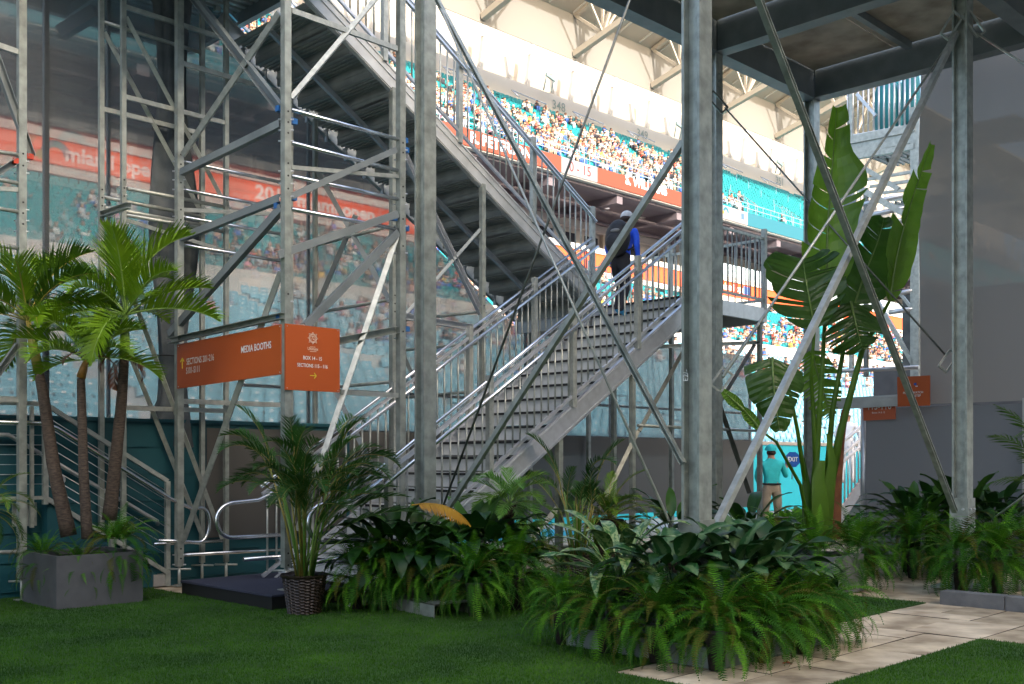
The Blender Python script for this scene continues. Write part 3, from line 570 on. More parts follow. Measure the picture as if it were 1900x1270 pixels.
# ================================================================ stairs
NV, FV = 8.30, 9.90
zn = lambda u: 3.63 - 0.64 * (11.76 - u)         # nosing line of the lower flight
def dupmesh(me, name, t, loc):
    o = bpy.data.objects.new(name, me); COL.objects.link(o); o.parent = t; o.location = Vector(loc) - parent_origin(t); return o
ST = empty('lower_stairs', G(6.2, 9.1, 0), 'aluminium stair flight climbing from the black mat to the landing', 'stairs')
N1 = 20; rise = 0.182; run = rise / 0.64
def bxm(su, sv, sz, mn): return mb(mn).box((0, 0, 0), su, sv, sz).data(mn)
m_tread = bxm(run + 0.02, FV - NV - 0.06, 0.03, 'alu_panel'); m_riser = bxm(0.008, FV - NV - 0.07, rise - 0.05, 'alu_panel'); m_nose = bxm(0.03, FV - NV - 0.07, 0.028, 'black')
for k in range(N1):
    z = 3.63 - rise * (k + 1) ; u = 11.76 - run * (k + 1)
    dupmesh(m_tread, 'tread', ST, G(u + run / 2, (NV + FV) / 2, z - 0.016))
    dupmesh(m_nose, 'nosing', ST, G(u - 0.012, (NV + FV) / 2, z - 0.016))
    if z > 0.2: dupmesh(m_riser, 'riser', ST, G(u + 0.004, (NV + FV) / 2, z - 0.031 - (rise - 0.05) / 2))
dupmesh(m_nose, 'nosing', ST, G(11.748, (NV + FV) / 2, 3.63 - 0.02)); dupmesh(m_riser, 'riser', ST, G(11.78, (NV + FV) / 2, 3.63 - .1))
for v in (NV, FV):
    B = mb('alu'); B.chan(G(6.0, v, zn(6.0) - 0.13), G(11.76, v, zn(11.76) - 0.13), 0.05, 0.24, 0.01, flip=-1 if v == NV else 1)
    B.bar(G(6.0, v - 0.028, zn(6.0) - 0.02), G(11.76, v - 0.028, zn(11.76) - 0.02), 0.012, 0.02); B.bar(G(6.0, v - 0.028, zn(6.0) - 0.24), G(11.76, v - 0.028, zn(11.76) - 0.24), 0.012, 0.02)
    B.build('stringer', ST)
m_bal = mb('galv').tube((0, 0, 0), (0, 0, 0.88), 0.011, 6).data('baluster'); m_bpost = mb('galv').bar((0, 0, 0), (0, 0, 1.16), 0.065, 0.065, UD).data('rail_post')
def railing(name, label, v, u0, u1, zf, posts, hv, tmin=None, mat_='alu', hand=True, step=0.115):
    t = empty(name, G((u0 + u1) / 2, v, zf((u0 + u1) / 2)), label, 'railing')
    mb(mat_).bar(G(u0, v, zf(u0) + 1.0), G(u1, v, zf(u1) + 1.0), 0.035).build('top_rail', t); mb(mat_).bar(G(u0, v, zf(u0) + 0.12), G(u1, v, zf(u1) + 0.12), 0.035).build('bottom_rail', t)
    if hand:
        mb('bright_tube').tube(G(u0, v + hv, zf(u0) + 0.93), G(u1, v + hv, zf(u1) + 0.93), 0.021, 10).build('handrail', t)
        mb('bright_tube').tube(G(u0, v - hv * .4, zf(u0) + 1.08), G(u1, v - hv * .4, zf(u1) + 1.08), 0.021, 10).build('upper_rail', t)
    for u in posts: dupmesh(m_bpost, 'rail_post', t, G(u, v, zf(u) - 0.02))
    u = u0 + 0.06
    while u < u1 - 0.03:
        if all(abs(u - q) > 0.05 for q in posts): dupmesh(m_bal, 'baluster', t, G(u, v, zf(u) + 0.125))
        u += step
    return t
rn = railing('stair_railing', 'near side railing of the lower stair flight', NV - 0.03, 6.15, 11.7, zn, (6.55, 7.93, 9.28, 10.49), -0.07)
rf_ = railing('stair_railing', 'far side railing of the lower stair flight', FV + 0.03, 6.15, 11.6, zn, (6.75, 7.95, 9.17, 10.36), -0.07)
def endloop(t, v, u0, z0):
    pts = [G(u0 + 0.35, v, z0 + 0.22), G(u0 + 0.12, v, z0 + 0.07), G(u0, v, z0 + 0.02), G(u0 - 0.3, v, z0)]
    for k in range(1, 12):
        a = math.pi / 2 + math.pi * k / 12; pts.append(G(u0 - 0.3 + 0.19 * math.cos(a), v, z0 - 0.18 + 0.18 * math.sin(a)))
    pts += [G(u0 - 0.3, v, z0 - 0.36), G(u0 + 0.3, v, z0 - 0.36)]
    mb('bright_tube').path(pts, 0.022, 10).build('rail_return', t)
endloop(rf_, FV - 0.05, 6.05, 0.96); endloop(rn, NV - 0.1, 6.05, 1.0)
mb('bright_tube').path([G(5.9, FV, 0.36), G(6.6, FV, 0.36), G(7.4, FV, 0.36)], 0.024).build('kick_rail', rf_)
# landing
LD = empty('stair_landing', G(12.6, 9.95, 3.6), 'aluminium landing where the two stair flights meet', 'landing')
for k in range(12): mb('alu_panel').gbox(11.78 + k * 0.137, 11.78 + k * 0.137 + 0.132, 8.3, 11.65, 3.57, 3.6).build('plank', LD)
for v in (8.27, 11.68): mb('alu').gbox(11.76, 13.46, v - 0.025, v + 0.025, 3.40, 3.60).build('edge_beam', LD)
for u in (11.8, 13.44): mb('alu').gbox(u - 0.025, u + 0.025, 8.3, 11.65, 3.38, 3.565).build('edge_beam', LD)
for v in (9.1, 9.9, 10.8): mb('alu_dark').gbox(11.83, 13.41, v - 0.03, v + 0.03, 3.42, 3.565).build('joist', LD)
railing('landing_railing', 'landing railing facing the lawn, right of the thick columns', 8.27, 11.85, 13.42, lambda u: 3.6, (11.85, 13.42), 0, hand=False, mat_='galv')
t = empty('landing_railing', G(13.44, 10, 3.6), 'landing railing along the far right end of the landing', 'railing')
mb('galv').bar(G(13.44, 8.3, 4.6), G(13.44, 11.6, 4.6), 0.035).build('top_rail', t); mb('galv').bar(G(13.44, 8.3, 3.72), G(13.44, 11.6, 3.72), 0.035).build('bottom_rail', t)
for v in (9.95, 11.6): dupmesh(m_bpost, 'rail_post', t, G(13.44, v, 3.58))
for k in range(27): dupmesh(m_bal, 'baluster', t, G(13.44, 8.42 + k * 0.118, 3.725))
# upper flight
UP = empty('upper_stairs', G(9.2, 10.8, 4.5), 'upper stair flight seen from below, climbing up to the left', 'stairs')
nz2 = lambda u: 6.70 - 0.596 * (u - 6.78)
N2 = 16; ru2 = (11.72 - 6.78) / N2; ri2 = ru2 * 0.596
def prof_box(su, sv, sz, mn):
    B = mb(mn); B.box((0, 0, 0), su, sv, sz)
    for k in (-0.3, -0.1, 0.1, 0.3): B.box(Vector((0, 0, -sz / 2 - 0.008)) + UD * su * k, 0.02, sv, 0.016)
    return B.data('pan')
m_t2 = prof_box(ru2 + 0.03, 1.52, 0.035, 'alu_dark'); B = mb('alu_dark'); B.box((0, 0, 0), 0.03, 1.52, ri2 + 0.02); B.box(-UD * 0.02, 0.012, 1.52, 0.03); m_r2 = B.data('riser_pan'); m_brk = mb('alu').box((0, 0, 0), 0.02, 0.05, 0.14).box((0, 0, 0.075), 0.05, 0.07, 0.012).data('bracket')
for k in range(N2):
    u = 6.78 + ru2 * (k + 0.5); z = nz2(u + ru2 / 2) + 0.0
    dupmesh(m_t2, 'tread', UP, G(u, 10.82, z)); dupmesh(m_r2, 'riser', UP, G(u + ru2 / 2, 10.82, z - ri2 / 2 - 0.012)); dupmesh(m_brk, 'tread_bracket', UP, G(u, 11.63, z - 0.10))
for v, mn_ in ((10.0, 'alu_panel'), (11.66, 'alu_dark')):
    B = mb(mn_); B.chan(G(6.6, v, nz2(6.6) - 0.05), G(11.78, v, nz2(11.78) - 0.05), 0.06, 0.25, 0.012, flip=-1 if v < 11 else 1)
    if v < 11:
        for dz in (0.07, -0.02, -0.17): B.bar(G(6.6, v - 0.034, nz2(6.6) + dz), G(11.78, v - 0.034, nz2(11.78) + dz), 0.012, 0.018)
    B.build('stringer', UP)
mb('alu').bar(G(6.8, 10.8, fl2(6.8) - .12), G(11.2, 10.8, fl2(11.2) - .12), 0.05, 0.06).build('carriage_beam', UP)
nz2b = lambda u: nz2(u) + 0.08
railing('stair_railing', 'near railing of the upper stair flight', 9.97, 5.2, 11.62, nz2b, (6.6, 7.83, 9.03, 10.37, 11.6), -0.06)
railing('stair_railing', 'far railing of the upper stair flight, mostly hidden by the treads', 11.68, 5.6, 11.62, nz2b, (6.6, 7.83, 9.03, 10.37), -0.06)
# upper landing at top left with corrugated soffit
UL = empty('upper_landing', G(5.9, 11.2, 6.95), 'corrugated metal underside of the upper landing at top left', 'landing')
B = mb('alu_dark'); n = 30
for k in range(n):
    v0 = 9.0 + k * 4.0 / n; w_ = 4.0 / n; pts = [(v0, 6.98), (v0 + w_ * .3, 6.98), (v0 + w_ * .4, 6.93), (v0 + w_ * .9, 6.93), (v0 + w_, 6.98)]
    for (a, za), (b_, zb) in zip(pts[:-1], pts[1:]): B.quad(G(4.2, a, za), G(6.9, a, za), G(6.9, b_, zb), G(4.2, b_, zb))
B.build('corrugated_sheet', UL)
mb('deck_steel').gbox(4.2, 6.9, 9.0, 13.0, 6.99, 7.04).build('floor', UL)
for v in (9.0, 13.0): mb('deck_steel').gbox(4.2, 6.9, v - 0.04, v + 0.04, 6.80, 6.98).build('edge_beam', UL)
mb('deck_steel').gbox(6.88, 6.96, 9.05, 12.95, 6.78, 6.99).build('edge_beam', UL); mb('deck_steel').gbox(5.3, 5.4, 9.05, 12.95, 6.80, 6.92).build('joist', UL)
mb('deck_steel').bar(on_v(112, 62, 12.6), on_v(178, 22, 12.2), 0.1, 0.16).build('outrigger', UL); mb('deck_steel').bar(on_v(297, 112, 12.6), on_v(322, 88, 12.4), 0.08, 0.14).build('outrigger', UL)
# black carpeted mat platform
t = empty('entry_platform', G(6.4, 9.4, 0), 'low black carpeted platform at the foot of the scaffold and stairs', 'platform')
mb('black').gbox(5.44, 8.4, 8.62, 10.35, 0, 0.12).build('base', t); mb('black_carpet').gbox(5.43, 8.41, 8.61, 10.36, 0.12, 0.14).build('carpet', t)

# ================================================================ orange direction signs
def hexs(pts): return [Vector(p) for p in pts]
t = empty('direction_sign', G(5.68, 9.95, 2.2), 'long orange sign MEDIA BOOTHS and SECTIONS 201-216 between two scaffold posts', 'sign')
us = 5.70; c0, c1 = on_u(328.5, 640, us), on_u(520.5, 602, us); d0, d1 = on_u(328.5, 721.7, us), on_u(520.5, 694.6, us)
nrm = -UD * 0.02; B = mb('sign_orange'); vs = [c0, c1, d1, d0]; vs2 = [p - nrm for p in vs]; B.add(vs + vs2, [(3, 2, 1, 0), (4, 5, 6, 7)] + [(i, (i + 1) % 4, (i + 1) % 4 + 4, i + 4) for i in range(4)]); B.build('board', t)
sd = (d1 - d0).normalized(); ud_ = ZD
def onb(px, py, o=0.003): return on_u(px, py, us - o)
letter('MEDIA BOOTHS', 0.098, 'white_print', onb(474.5, 645.5), (c1 - c0), ud_, t, 0.012, 0.80)
letter('SECTIONS 201-216', 0.098, 'white_print', onb(371, 668), (c1 - c0) * .5 + (d1 - d0) * .5, ud_, t, 0.012, 0.74)
letter('S101-S111', 0.098, 'white_print', onb(358, 687), (d1 - d0), ud_, t, 0.012, 0.74)
def arrow(t, c, right, up, s, mn, nr):
    right = Vector(right).normalized(); up = Vector(up).normalized(); c = Vector(c); B = mb(mn)
    B.bar(c - right * s, c + right * s, 0.004, s * 0.22, up); B.bar(c + right * s * 1.05, c + right * s * 0.35 + up * s * 0.75, 0.004, s * 0.22, up); B.bar(c + right * s * 1.05, c + right * s * 0.35 - up * s * 0.75, 0.004, s * 0.22, up); B.build('arrow', board_of(t))
arrow(t, onb(338, 675), ZD, -VD, 0.055, 'yellow_print', None)
for px, py in ((331, 643), (519, 606), (331, 718), (519, 691)): mb('alu').tube(onb(px, py), onb(px, py, 0.008), 0.006, 6).build('screw', t)
t = empty('direction_sign', G(6.03, 8.8, 2.08), 'square orange sign BOX 14 - 15 with sun emblem beside the scaffold post', 'sign')
vs_ = 8.80; q = [on_v(529.8, 600.5, vs_), on_v(630.4, 611.4, vs_), on_v(630.4, 728.5, vs_), on_v(529.8, 723.4, vs_)]
q2 = [p + VD * 0.02 for p in q]; B = mb('sign_orange'); B.add(q + q2, [(3, 2, 1, 0), (4, 5, 6, 7)] + [(i, (i + 1) % 4, (i + 1) % 4 + 4, i + 4) for i in range(4)]); B.build('board', t)
ov = lambda px, py, o=0.003: on_v(px, py, vs_ - o)
letter('BOX 14 - 15', 0.05, 'white_print', ov(580, 665.5), UD, ZD, t, 0.012, 0.85); letter('SECTIONS 115 - 116', 0.05, 'white_print', ov(580, 679.5), UD, ZD, t, 0.012, 0.82)
letter('Ultimate', 0.042, 'cream_print', ov(580.5, 648), UD, ZD, t, 0.008, 0.85); arrow(t, ov(581, 697.5), UD, ZD, 0.036, 'yellow_print', None)
mb('cream_print').bar(ov(575.5, 644), ov(585, 644.6), 0.002, 0.004).bar(ov(575, 652.5), ov(587, 653), 0.002, 0.004).build('fine_line', t)
ec = ov(580.5, 628); B = mb('cream_print')
for k in range(8):
    a = k * math.pi / 4; rr = 0.056
    tip = ec + (UD * math.cos(a) + ZD * math.sin(a)) * rr * (1.15 if k % 2 else 1.05)
    for s in (-1, 1):
        b0 = ec + (UD * math.cos(a + s * 0.39) + ZD * math.sin(a + s * 0.39)) * rr * 0.72; B.bar(b0, tip, 0.002, 0.007, VD)
def ring(B, c, r, w_, n=28, ax=UD, ay=ZD):
    P = []
    for k in range(n):
        a = 2 * math.pi * k / n; P += [c + (ax * math.cos(a) + ay * math.sin(a)) * (r - w_), c + (ax * math.cos(a) + ay * math.sin(a)) * r]
    B.add(P, [(2 * k, 2 * k + 1, (2 * k + 3) % (2 * n), (2 * k + 2) % (2 * n)) for k in range(n)])
ring(B, ec, 0.044, 0.006); ring(B, ec, 0.034, 0.004); B.build('emblem', board_of(t)); letter('72', 0.05, 'cream_print', ec - VD * 0.002, UD, ZD, t, 0.02, 0.8)
for px, py in ((533, 605), (627, 614), (533, 720), (627, 725)): mb('alu').tube(ov(px, py), ov(px, py, 0.006), 0.005, 6).build('screw', t)

# ================================================================ right side: curtain, beam, signs, stair tower behind
UC = 14.45
CUR = scrim('grey_curtain', 'curtain_cloth', ((4.15, 2.18), (6.42, 7.0)), 'tall grey cloth curtain hanging behind the right column', 'curtain', wave=0.06, axis='v', fixed=UC)
scrim('grey_curtain', 'curtain_top', ((1.5, 7.0), (6.42, 9.0)), 'see-through upper strip of the grey cloth curtain at top right', 'curtain', wave=0.02, axis='v', fixed=UC)
scrim('grey_curtain', 'curtain_cloth', ((1.5, 2.18), (4.15, 7.0)), 'grey cloth curtain continuing past the right edge', 'curtain', wave=0.035, axis='v', fixed=UC + .01)
scrim('lower_curtain', 'curtain_low', ((5.05, -0.02), (7.22, 2.14)), 'dark grey lower cloth panel below the curtain hem', 'curtain', wave=0.03, axis='v', fixed=UC - .05)
mb('wall_mid').gbox(14.2, 14.6, 4.3, 4.98, -0.02, 2.2).build('pale_pier', label='pale pier at the right edge beside the dark lower curtain', cat='pier')
mb('alu').tube(G(UC - 0.05, 7.23, -0.02), G(UC - 0.05, 7.23, 2.2), 0.05, 10).build('curtain_pole', label='pale pole at the left edge of the dark lower curtain', cat='pole')
t = empty('ribbed_beam', G(14.3, 7.2, 2.2), 'ribbed aluminium beam behind the banana-like plant holding an orange sign', 'beam')
p0, p1 = on_u(1530, 751, 14.3), on_u(1668, 743, 14.3); B = mb('alu_panel'); B.bar(p0, p1, 0.06, 0.16)
for dz in (-0.05, 0.0, 0.05): B.bar(p0 + ZD * dz - UD * 0.034, p1 + ZD * dz - UD * 0.034, 0.008, 0.012)
B.build('profile', t)
def osign(t, pts, u, mn, name='board'):
    q = [on_u(a, b, u) for a, b in pts]; q2 = [p + UD * 0.02 for p in q]; B = mb(mn); B.add(q + q2, [(3, 2, 1, 0), (4, 5, 6, 7)] + [(i, (i + 1) % 4, (i + 1) % 4 + 4, i + 4) for i in range(4)]); B.build(name, t)
t = empty('step_sign', on_u(1695, 755, 14.2), 'orange square sign PLEASE WATCH YOUR STEP on the grey curtain', 'sign')
osign(t, [(1664.5, 700), (1725, 697), (1725, 752.5), (1665.5, 755)], 14.2, 'sign_orange')
letter('PLEASE WATCH', 0.042, 'white_print', on_u(1694, 729, 14.195), -VD, ZD, t, 0.012, 0.95); letter('YOUR STEP', 0.042, 'white_print', on_u(1695, 735, 14.195), -VD, ZD, t, 0.012, 0.95)
B = mb('exit_blue'); c = on_u(1698, 713, 14.195); B.box(c, 0.004, 0.035, 0.03); B.use('white_print').box(c - VD * 0.02 - ZD * .03, 0.004, 0.03, 0.012); B.build('emblem', t)
t = empty('section_sign', on_u(1630, 779, 14.33), 'red-orange sign 115-116 Boxes 14 & 15 tucked below the ribbed beam', 'sign')
osign(t, [(1601, 745), (1661, 742), (1661, 778), (1602, 781)], 14.33, 'sign_orange_b')
letter('115-116', 0.13, 'white_print', on_u(1631, 755, 14.325), -VD, ZD, t, 0.01, 0.85); letter('Boxes 14 & 15', 0.035, 'white_print', on_u(1630, 766, 14.325), -VD, ZD, t, 0.005, 0.95)
# stair tower beyond the deck
TW = empty('stair_tower', G(19, 9, 0), 'steel stair tower beyond the deck corner with grated platforms', 'stairs')
UT = 18.0
w1 = lambda a, b: on_u(a, b, UT)
def gbar(name, a, b, s=0.08, mn='alu_panel', u=UT, h=None, **k_):
    mn = 'galv' if mn.startswith('alu') else mn
    mb(mn).bar(on_u(*a, u), on_u(*b, u), s, h or s).build(name, TW)
gbar('platform_beam', (1577, 276), (1700, 252), 0.08, 'alu_panel', h=0.24); gbar('platform_beam', (1577, 262), (1700, 238), 0.14, 'alu'); gbar('platform_beam', (1582, 292), (1700, 272), 0.1, 'alu')
pz = w1(1640, 300).z
for k in range(26):   # grating of the two platforms
    v = 9.25 - k * 0.11; mb('dark_steel').bar(G(UT + .1, v, pz + .35), G(UT + 1.6, v - 0.0, pz + .35), 0.035, 0.05).build('grate_bar', TW)
for k in range(18):
    v = 8.9 - k * 0.11; mb('dark_steel').bar(G(UT + .5, v, w1(1650, 365).z), G(UT + 1.6, v, w1(1650, 365).z), 0.035, 0.05).build('grate_bar', TW)
for k in range(5): gbar('step_edge', (1600 + k * 14, 335 + k * 12), (1700, 318 + k * 17), 0.05, 'alu')
gbar('diagonal', (1583, 300), (1668, 352), 0.08, 'alu_panel'); gbar('diagonal', (1560, 352), (1640, 470), 0.10, 'deck_steel', h=0.2); gbar('diagonal', (1560, 330), (1700, 410), 0.1, 'alu')
for a in (1580, 1694, 1702): gbar('post', (a, 120 if a < 1600 else 200), (a, 700), 0.07 if a < 1700 else .1, 'galv')
gbar('post', (1607, 350), (1607, 700), 0.07, 'dark_steel')
for (a, b) in (((1565, 386), (1686, 362)), ((1580, 407), (1690, 384)), ((1585, 425), (1690, 407)), ((1600, 440), (1700, 425)), ((1650, 548), (1694, 540)), ((1650, 580), (1694, 574))): mb('alu').tube(w1(*a), w1(*b), 0.045, 8).build('pipe', TW)
mb('galv').bar(w1(1620, 545), w1(1694, 675), 0.07).build('diagonal', TW); mb('galv').bar(w1(1670, 545), w1(1694, 575), 0.05).build('diagonal', TW)
mb('alu').tube(on_u(1540, 690, 14.9), on_u(1705, 682, 14.9), 0.03, 8).build('cross_pipe', label='pale round pipe crossing behind the banana-like stems', cat='pipe', loc=on_u(1540, 690, 14.9))
t = empty('platform_railing', w1(1640, 250), 'upright railing of the high platform with teal chairs behind', 'railing')
for k in range(14):
    px = 1573 + k * 9.6; mb('alu').tube(w1(px, 270 - (px - 1573) * .2), w1(px, 130), 0.018, 6).build('baluster', t)
mb('alu').bar(w1(1573, 255), w1(1700, 232), 0.05).build('bottom_rail', t); mb('alu').bar(w1(1573, 140), w1(1700, 105), 0.05).build('top_rail', t); mb('alu').bar(w1(1590, 175), w1(1625, 215), 0.05).build('handrail', t)
for k, (px, py, wd, lab, uu_) in enumerate(((1643, 202, 0.46, 'teal padded chair behind the railing of the high platform', UT + .6), (1687, 180, 0.3, 'second teal chair half hidden by the grey curtain edge', UT + .6), (1662, 200, 0.3, 'third teal chair peeping out beside the first one on the platform', UT + 1.6))):
    c = on_u(px, py, uu_); t = empty('padded_chair', c - ZD * 0.75, lab, 'chair', 'teal chairs on the high platform')
    B = mb('chair_teal'); P = []
    for k2 in range(24):
        a = 2 * math.pi * k2 / 24; x = abs(math.cos(a)) ** 0.6 * math.copysign(1, math.cos(a)) * wd / 2 * 1.0; z = abs(math.sin(a)) ** 0.6 * math.copysign(1, math.sin(a)) * 0.5; P.append((x, z))
    vs = [c + VD * x + ZD * z for x, z in P] + [c + VD * x * 1.0 + ZD * z + UD * .12 for x, z in P] + [c + VD * x * .8 + ZD * z * .9 - UD * .05 for x, z in P]; n = 24
    B.add(vs, [(i, (i + 1) % n, (i + 1) % n + n, i + n) for i in range(n)] + [(i, i + 2 * n, (i + 1) % n + 2 * n, (i + 1) % n) for i in range(n)] + [tuple(range(n, 2 * n)), tuple(range(3 * n - 1, 2 * n - 1, -1))], True); B.build('backrest', t)
    mb('chair_teal').box(c + UD * 0.3 - ZD * 0.4, 0.5, wd, 0.12).build('seat', t)
    for s1 in (0.1, 0.5):
        for s2 in (-1, 1): mb('dark_steel').tube(c + UD * s1 + VD * s2 * wd * .4 - ZD * .46, c + UD * s1 + VD * s2 * wd * .42 - ZD * 0.85, 0.02, 6).build('leg', t)
mb('cloth_dark').gbox(19.9, 19.95, 5.5, 9.2, 1.2, 4.6).build('dark_screen', label='dark screen panel behind the banana-like stems', cat='screen')
mb('planter_grey').gbox(18.9, 18.96, 6.5, 9.3, 2.3, 3.1).build('grey_screen', label='grey panel above the ribbed beam behind the banana-like plant', cat='panel')
# small white-railed steps at right going up to the court seats
t = empty('court_steps', G(16.5, 9.0, 0), 'small aluminium steps with white railings left of the dark lower curtain', 'stairs')
for k in range(8):
    z = 0.0 + k * 0.19; p = at_y(1563 + k * 13, HY + (HC - z) / 19.0 * F, 19.0)
    mb('alu_panel').box(p + Vector((0.45, 0.25, 0.1)), 0.02, 1.3, 0.17).build('riser', t); mb('black').box(p + Vector((0.44, 0.25, 0.19)), 0.06, 1.3, 0.03).build('nosing', t)
q = lambda px, py: at_y(px, py, 19.0)
mb('alu').bar(q(1540, 985), q(1604, 893), 0.08, 0.16).build('stringer', t)
for o_ in (0, 22, 36): mb('cloth_white').tube(q(1535, 880 - 34 + o_), q(1603, 787 + o_), 0.03, 8).build('rail', t)
for k in range(9): mb('alu').tube(q(1548 + k * 6.4, 975 - k * 9.2), q(1548 + k * 6.4, 862 - k * 8.6), 0.016, 6).build('baluster', t)
mb('alu').tube(q(1601, 895), q(1601, 790), 0.03).build('rail_post', t)
# ================================================================ people
def skin_mesh(nodes, edges, root=0, sub=2):
    me = bpy.data.meshes.new('sk'); me.from_pydata([n[0] for n in nodes], edges, []); o = bpy.data.objects.new('sk', me); COL.objects.link(o)
    md = o.modifiers.new('s', 'SKIN'); md.use_smooth_shade = True; md.branch_smoothing = 0.5
    for i, nd in enumerate(nodes): r = nd[1]; r = r if isinstance(r, tuple) else (r, r); me.skin_vertices[0].data[i].radius = r; me.skin_vertices[0].data[i].use_root = (i == root)
    m2 = o.modifiers.new('u', 'SUBSURF'); m2.levels = sub; m2.render_levels = sub
    dg = bpy.context.evaluated_depsgraph_get(); out = bpy.data.meshes.new_from_object(o.evaluated_get(dg)); bpy.data.objects.remove(o); return out
def person(joints, loc, yaw, scale, label, mats, group=None, lean=0.0):
    """joints: dict name->(pos, radius); mats: list of (material, [bones])"""
    names = list(joints); idx = {n: i for i, n in enumerate(names)}
    E = [('pelvis', 'waist'), ('waist', 'chest'), ('chest', 'neck'), ('neck', 'skull'), ('skull', 'crown')]
    for s in 'LR':
        E += [('pelvis', 'hip' + s), ('hip' + s, 'knee' + s), ('knee' + s, 'ankle' + s), ('ankle' + s, 'toe' + s), ('chest', 'sho' + s), ('sho' + s, 'elb' + s), ('elb' + s, 'wri' + s), ('wri' + s, 'palm' + s)]
        w_, p_ = Vector(joints['wri' + s][0]), Vector(joints['palm' + s][0]); d = (p_ - w_).normalized(); sd = d.cross(Vector((0, 1, 0.3))).normalized()
        for k in range(4):
            a = p_ + sd * (k - 1.5) * 0.021 + d * 0.02; b_ = a + d * (0.035 + 0.006 * (1 if k in (1, 2) else 0)); c_ = b_ + d * 0.02 + Vector((0, 0.015, 0))
            joints['f%d1%s' % (k, s)] = (tuple(a), 0.009); joints['f%d2%s' % (k, s)] = (tuple(b_), 0.008); joints['f%d3%s' % (k, s)] = (tuple(c_), 0.007)
            E += [('palm' + s, 'f%d1%s' % (k, s)), ('f%d1%s' % (k, s), 'f%d2%s' % (k, s)), ('f%d2%s' % (k, s), 'f%d3%s' % (k, s))]
        th = w_ + d * 0.03 + sd * -0.035; th2 = th + d * 0.03 - sd * 0.012; joints['t1' + s] = (tuple(th), 0.011); joints['t2' + s] = (tuple(th2), 0.009); E += [('palm' + s, 't1' + s), ('t1' + s, 't2' + s)]
    names = list(joints); idx = {n: i for i, n in enumerate(names)}
    me = skin_mesh([joints[n] for n in names], [(idx[a], idx[b]) for a, b in E], idx['pelvis'])
    me.materials.clear(); order = [mn for mn, _ in mats]
    for mn in order: me.materials.append(M[mn])
    segs = []
    for a, b in E:
        mi = 0
        for k, (mn, bones) in enumerate(mats):
            if any((a + '>' + b).startswith(x) or b.startswith(x) for x in bones): mi = k
        segs.append((Vector(joints[a][0]), Vector(joints[b][0]), mi, joints[b][1] if not isinstance(joints[b][1], tuple) else joints[b][1][0]))
    for p in me.polygons:
        c = Vector(p.center); best = 9; bm_ = 0
        for a, b, mi, r in segs:
            d = b - a; t_ = max(0, min(1, (c - a).dot(d) / max(d.length_squared, 1e-9))); dist = (c - a - d * t_).length - r
            if dist < best: best = dist; bm_ = mi
        p.material_index = bm_; p.use_smooth = True
    root = empty('person', loc, label, 'person', group); R = Matrix.Translation(loc) @ Matrix.Rotation(yaw, 4, 'Z') @ Matrix.Rotation(-lean, 4, 'X') @ Matrix.Scale(scale, 4)
    put(me, 'body', root, R); return root, R
def ell(c, r, mn, n=14, m_=10, cut=None):
    B = mb(mn); vs = []; c = Vector(c)
    for j in range(m_ + 1):
        ph = -math.pi / 2 + math.pi * j / m_
        if cut is not None: ph = max(ph, cut)
        for k in range(n):
            th = 2 * math.pi * k / n; vs.append(c + Vector((r[0] * math.cos(ph) * math.cos(th), r[1] * math.cos(ph) * math.sin(th), r[2] * math.sin(ph))))
    B.add(vs, [(j * n + k, j * n + (k + 1) % n, (j + 1) * n + (k + 1) % n, (j + 1) * n + k) for j in range(m_) for k in range(n)], True); return B
# facing +Y in local space (seen from behind by the camera when yaw = 0)
J = {'pelvis': ((0, 0, .92), (.15, .11)), 'waist': ((0, .03, 1.08), (.145, .10)), 'chest': ((0, .07, 1.32), (.175, .12)), 'neck': ((0, .10, 1.50), .06), 'skull': ((0, .13, 1.60), (.085, .10)), 'crown': ((0, .135, 1.68), (.078, .09)),
     'hipL': ((-.10, .02, .84), .105), 'kneeL': ((-.12, .30, .56), .065), 'ankleL': ((-.12, .20, .20), .042), 'toeL': ((-.12, .34, .15), .04), 'hipR': ((.10, -.02, .84), .105), 'kneeR': ((.11, .06, .48), .065), 'ankleR': ((.11, -.08, .08), .042), 'toeR': ((.12, .06, .03), .04),
     'shoL': ((-.19, .07, 1.40), .07), 'elbL': ((-.26, .02, 1.13), .048), 'wriL': ((-.25, .18, .93), .033), 'palmL': ((-.24, .24, .88), .036), 'shoR': ((.19, .07, 1.40), .07), 'elbR': ((.27, .00, 1.13), .048), 'wriR': ((.26, .12, .90), .033), 'palmR': ((.25, .16, .84), .036)}
pc = on_v(1143, 572, 9.15); pc.z = zn(ug(pc)) + 0.10
r_, R = person(J, pc + Vector((0, -0.1, 0.0)), math.radians(-32), 0.86, 'person in blue shirt, black shorts and grey cap carrying a backpack up the stairs', [('skin', []), ('shirt_blue', ['waist', 'chest', 'sho', 'elb']), ('shorts_black', ['pelvis', 'hip', 'knee']), ('shoe_blue', ['toe'])], lean=0.14)
def onp(B, name, par, R_):
    me = B.data(name); return put(me, name, par, R_)
onp(ell((0, -.14, 1.22), (.21, .16, .30), 'pack_black'), 'backpack', r_, R); onp(ell((0, -.28, 1.12), (.14, .05, .15), 'pack_black'), 'pack_pocket', r_, R)
onp(ell((0.02, -.285, 1.30), (.08, .02, .03), 'pack_grey'), 'reflective_strip', r_, R)
onp(ell((0, .135, 1.66), (.103, .118, .10), 'cap_grey', cut=-.2), 'cap', r_, R); onp(ell((0, .07, 1.60), (.088, .07, .06), 'hair_dark'), 'hair', r_, R); onp(mb('cap_grey').box((0, .26, 1.66), .10, .10, .012), 'cap_peak', r_, R)
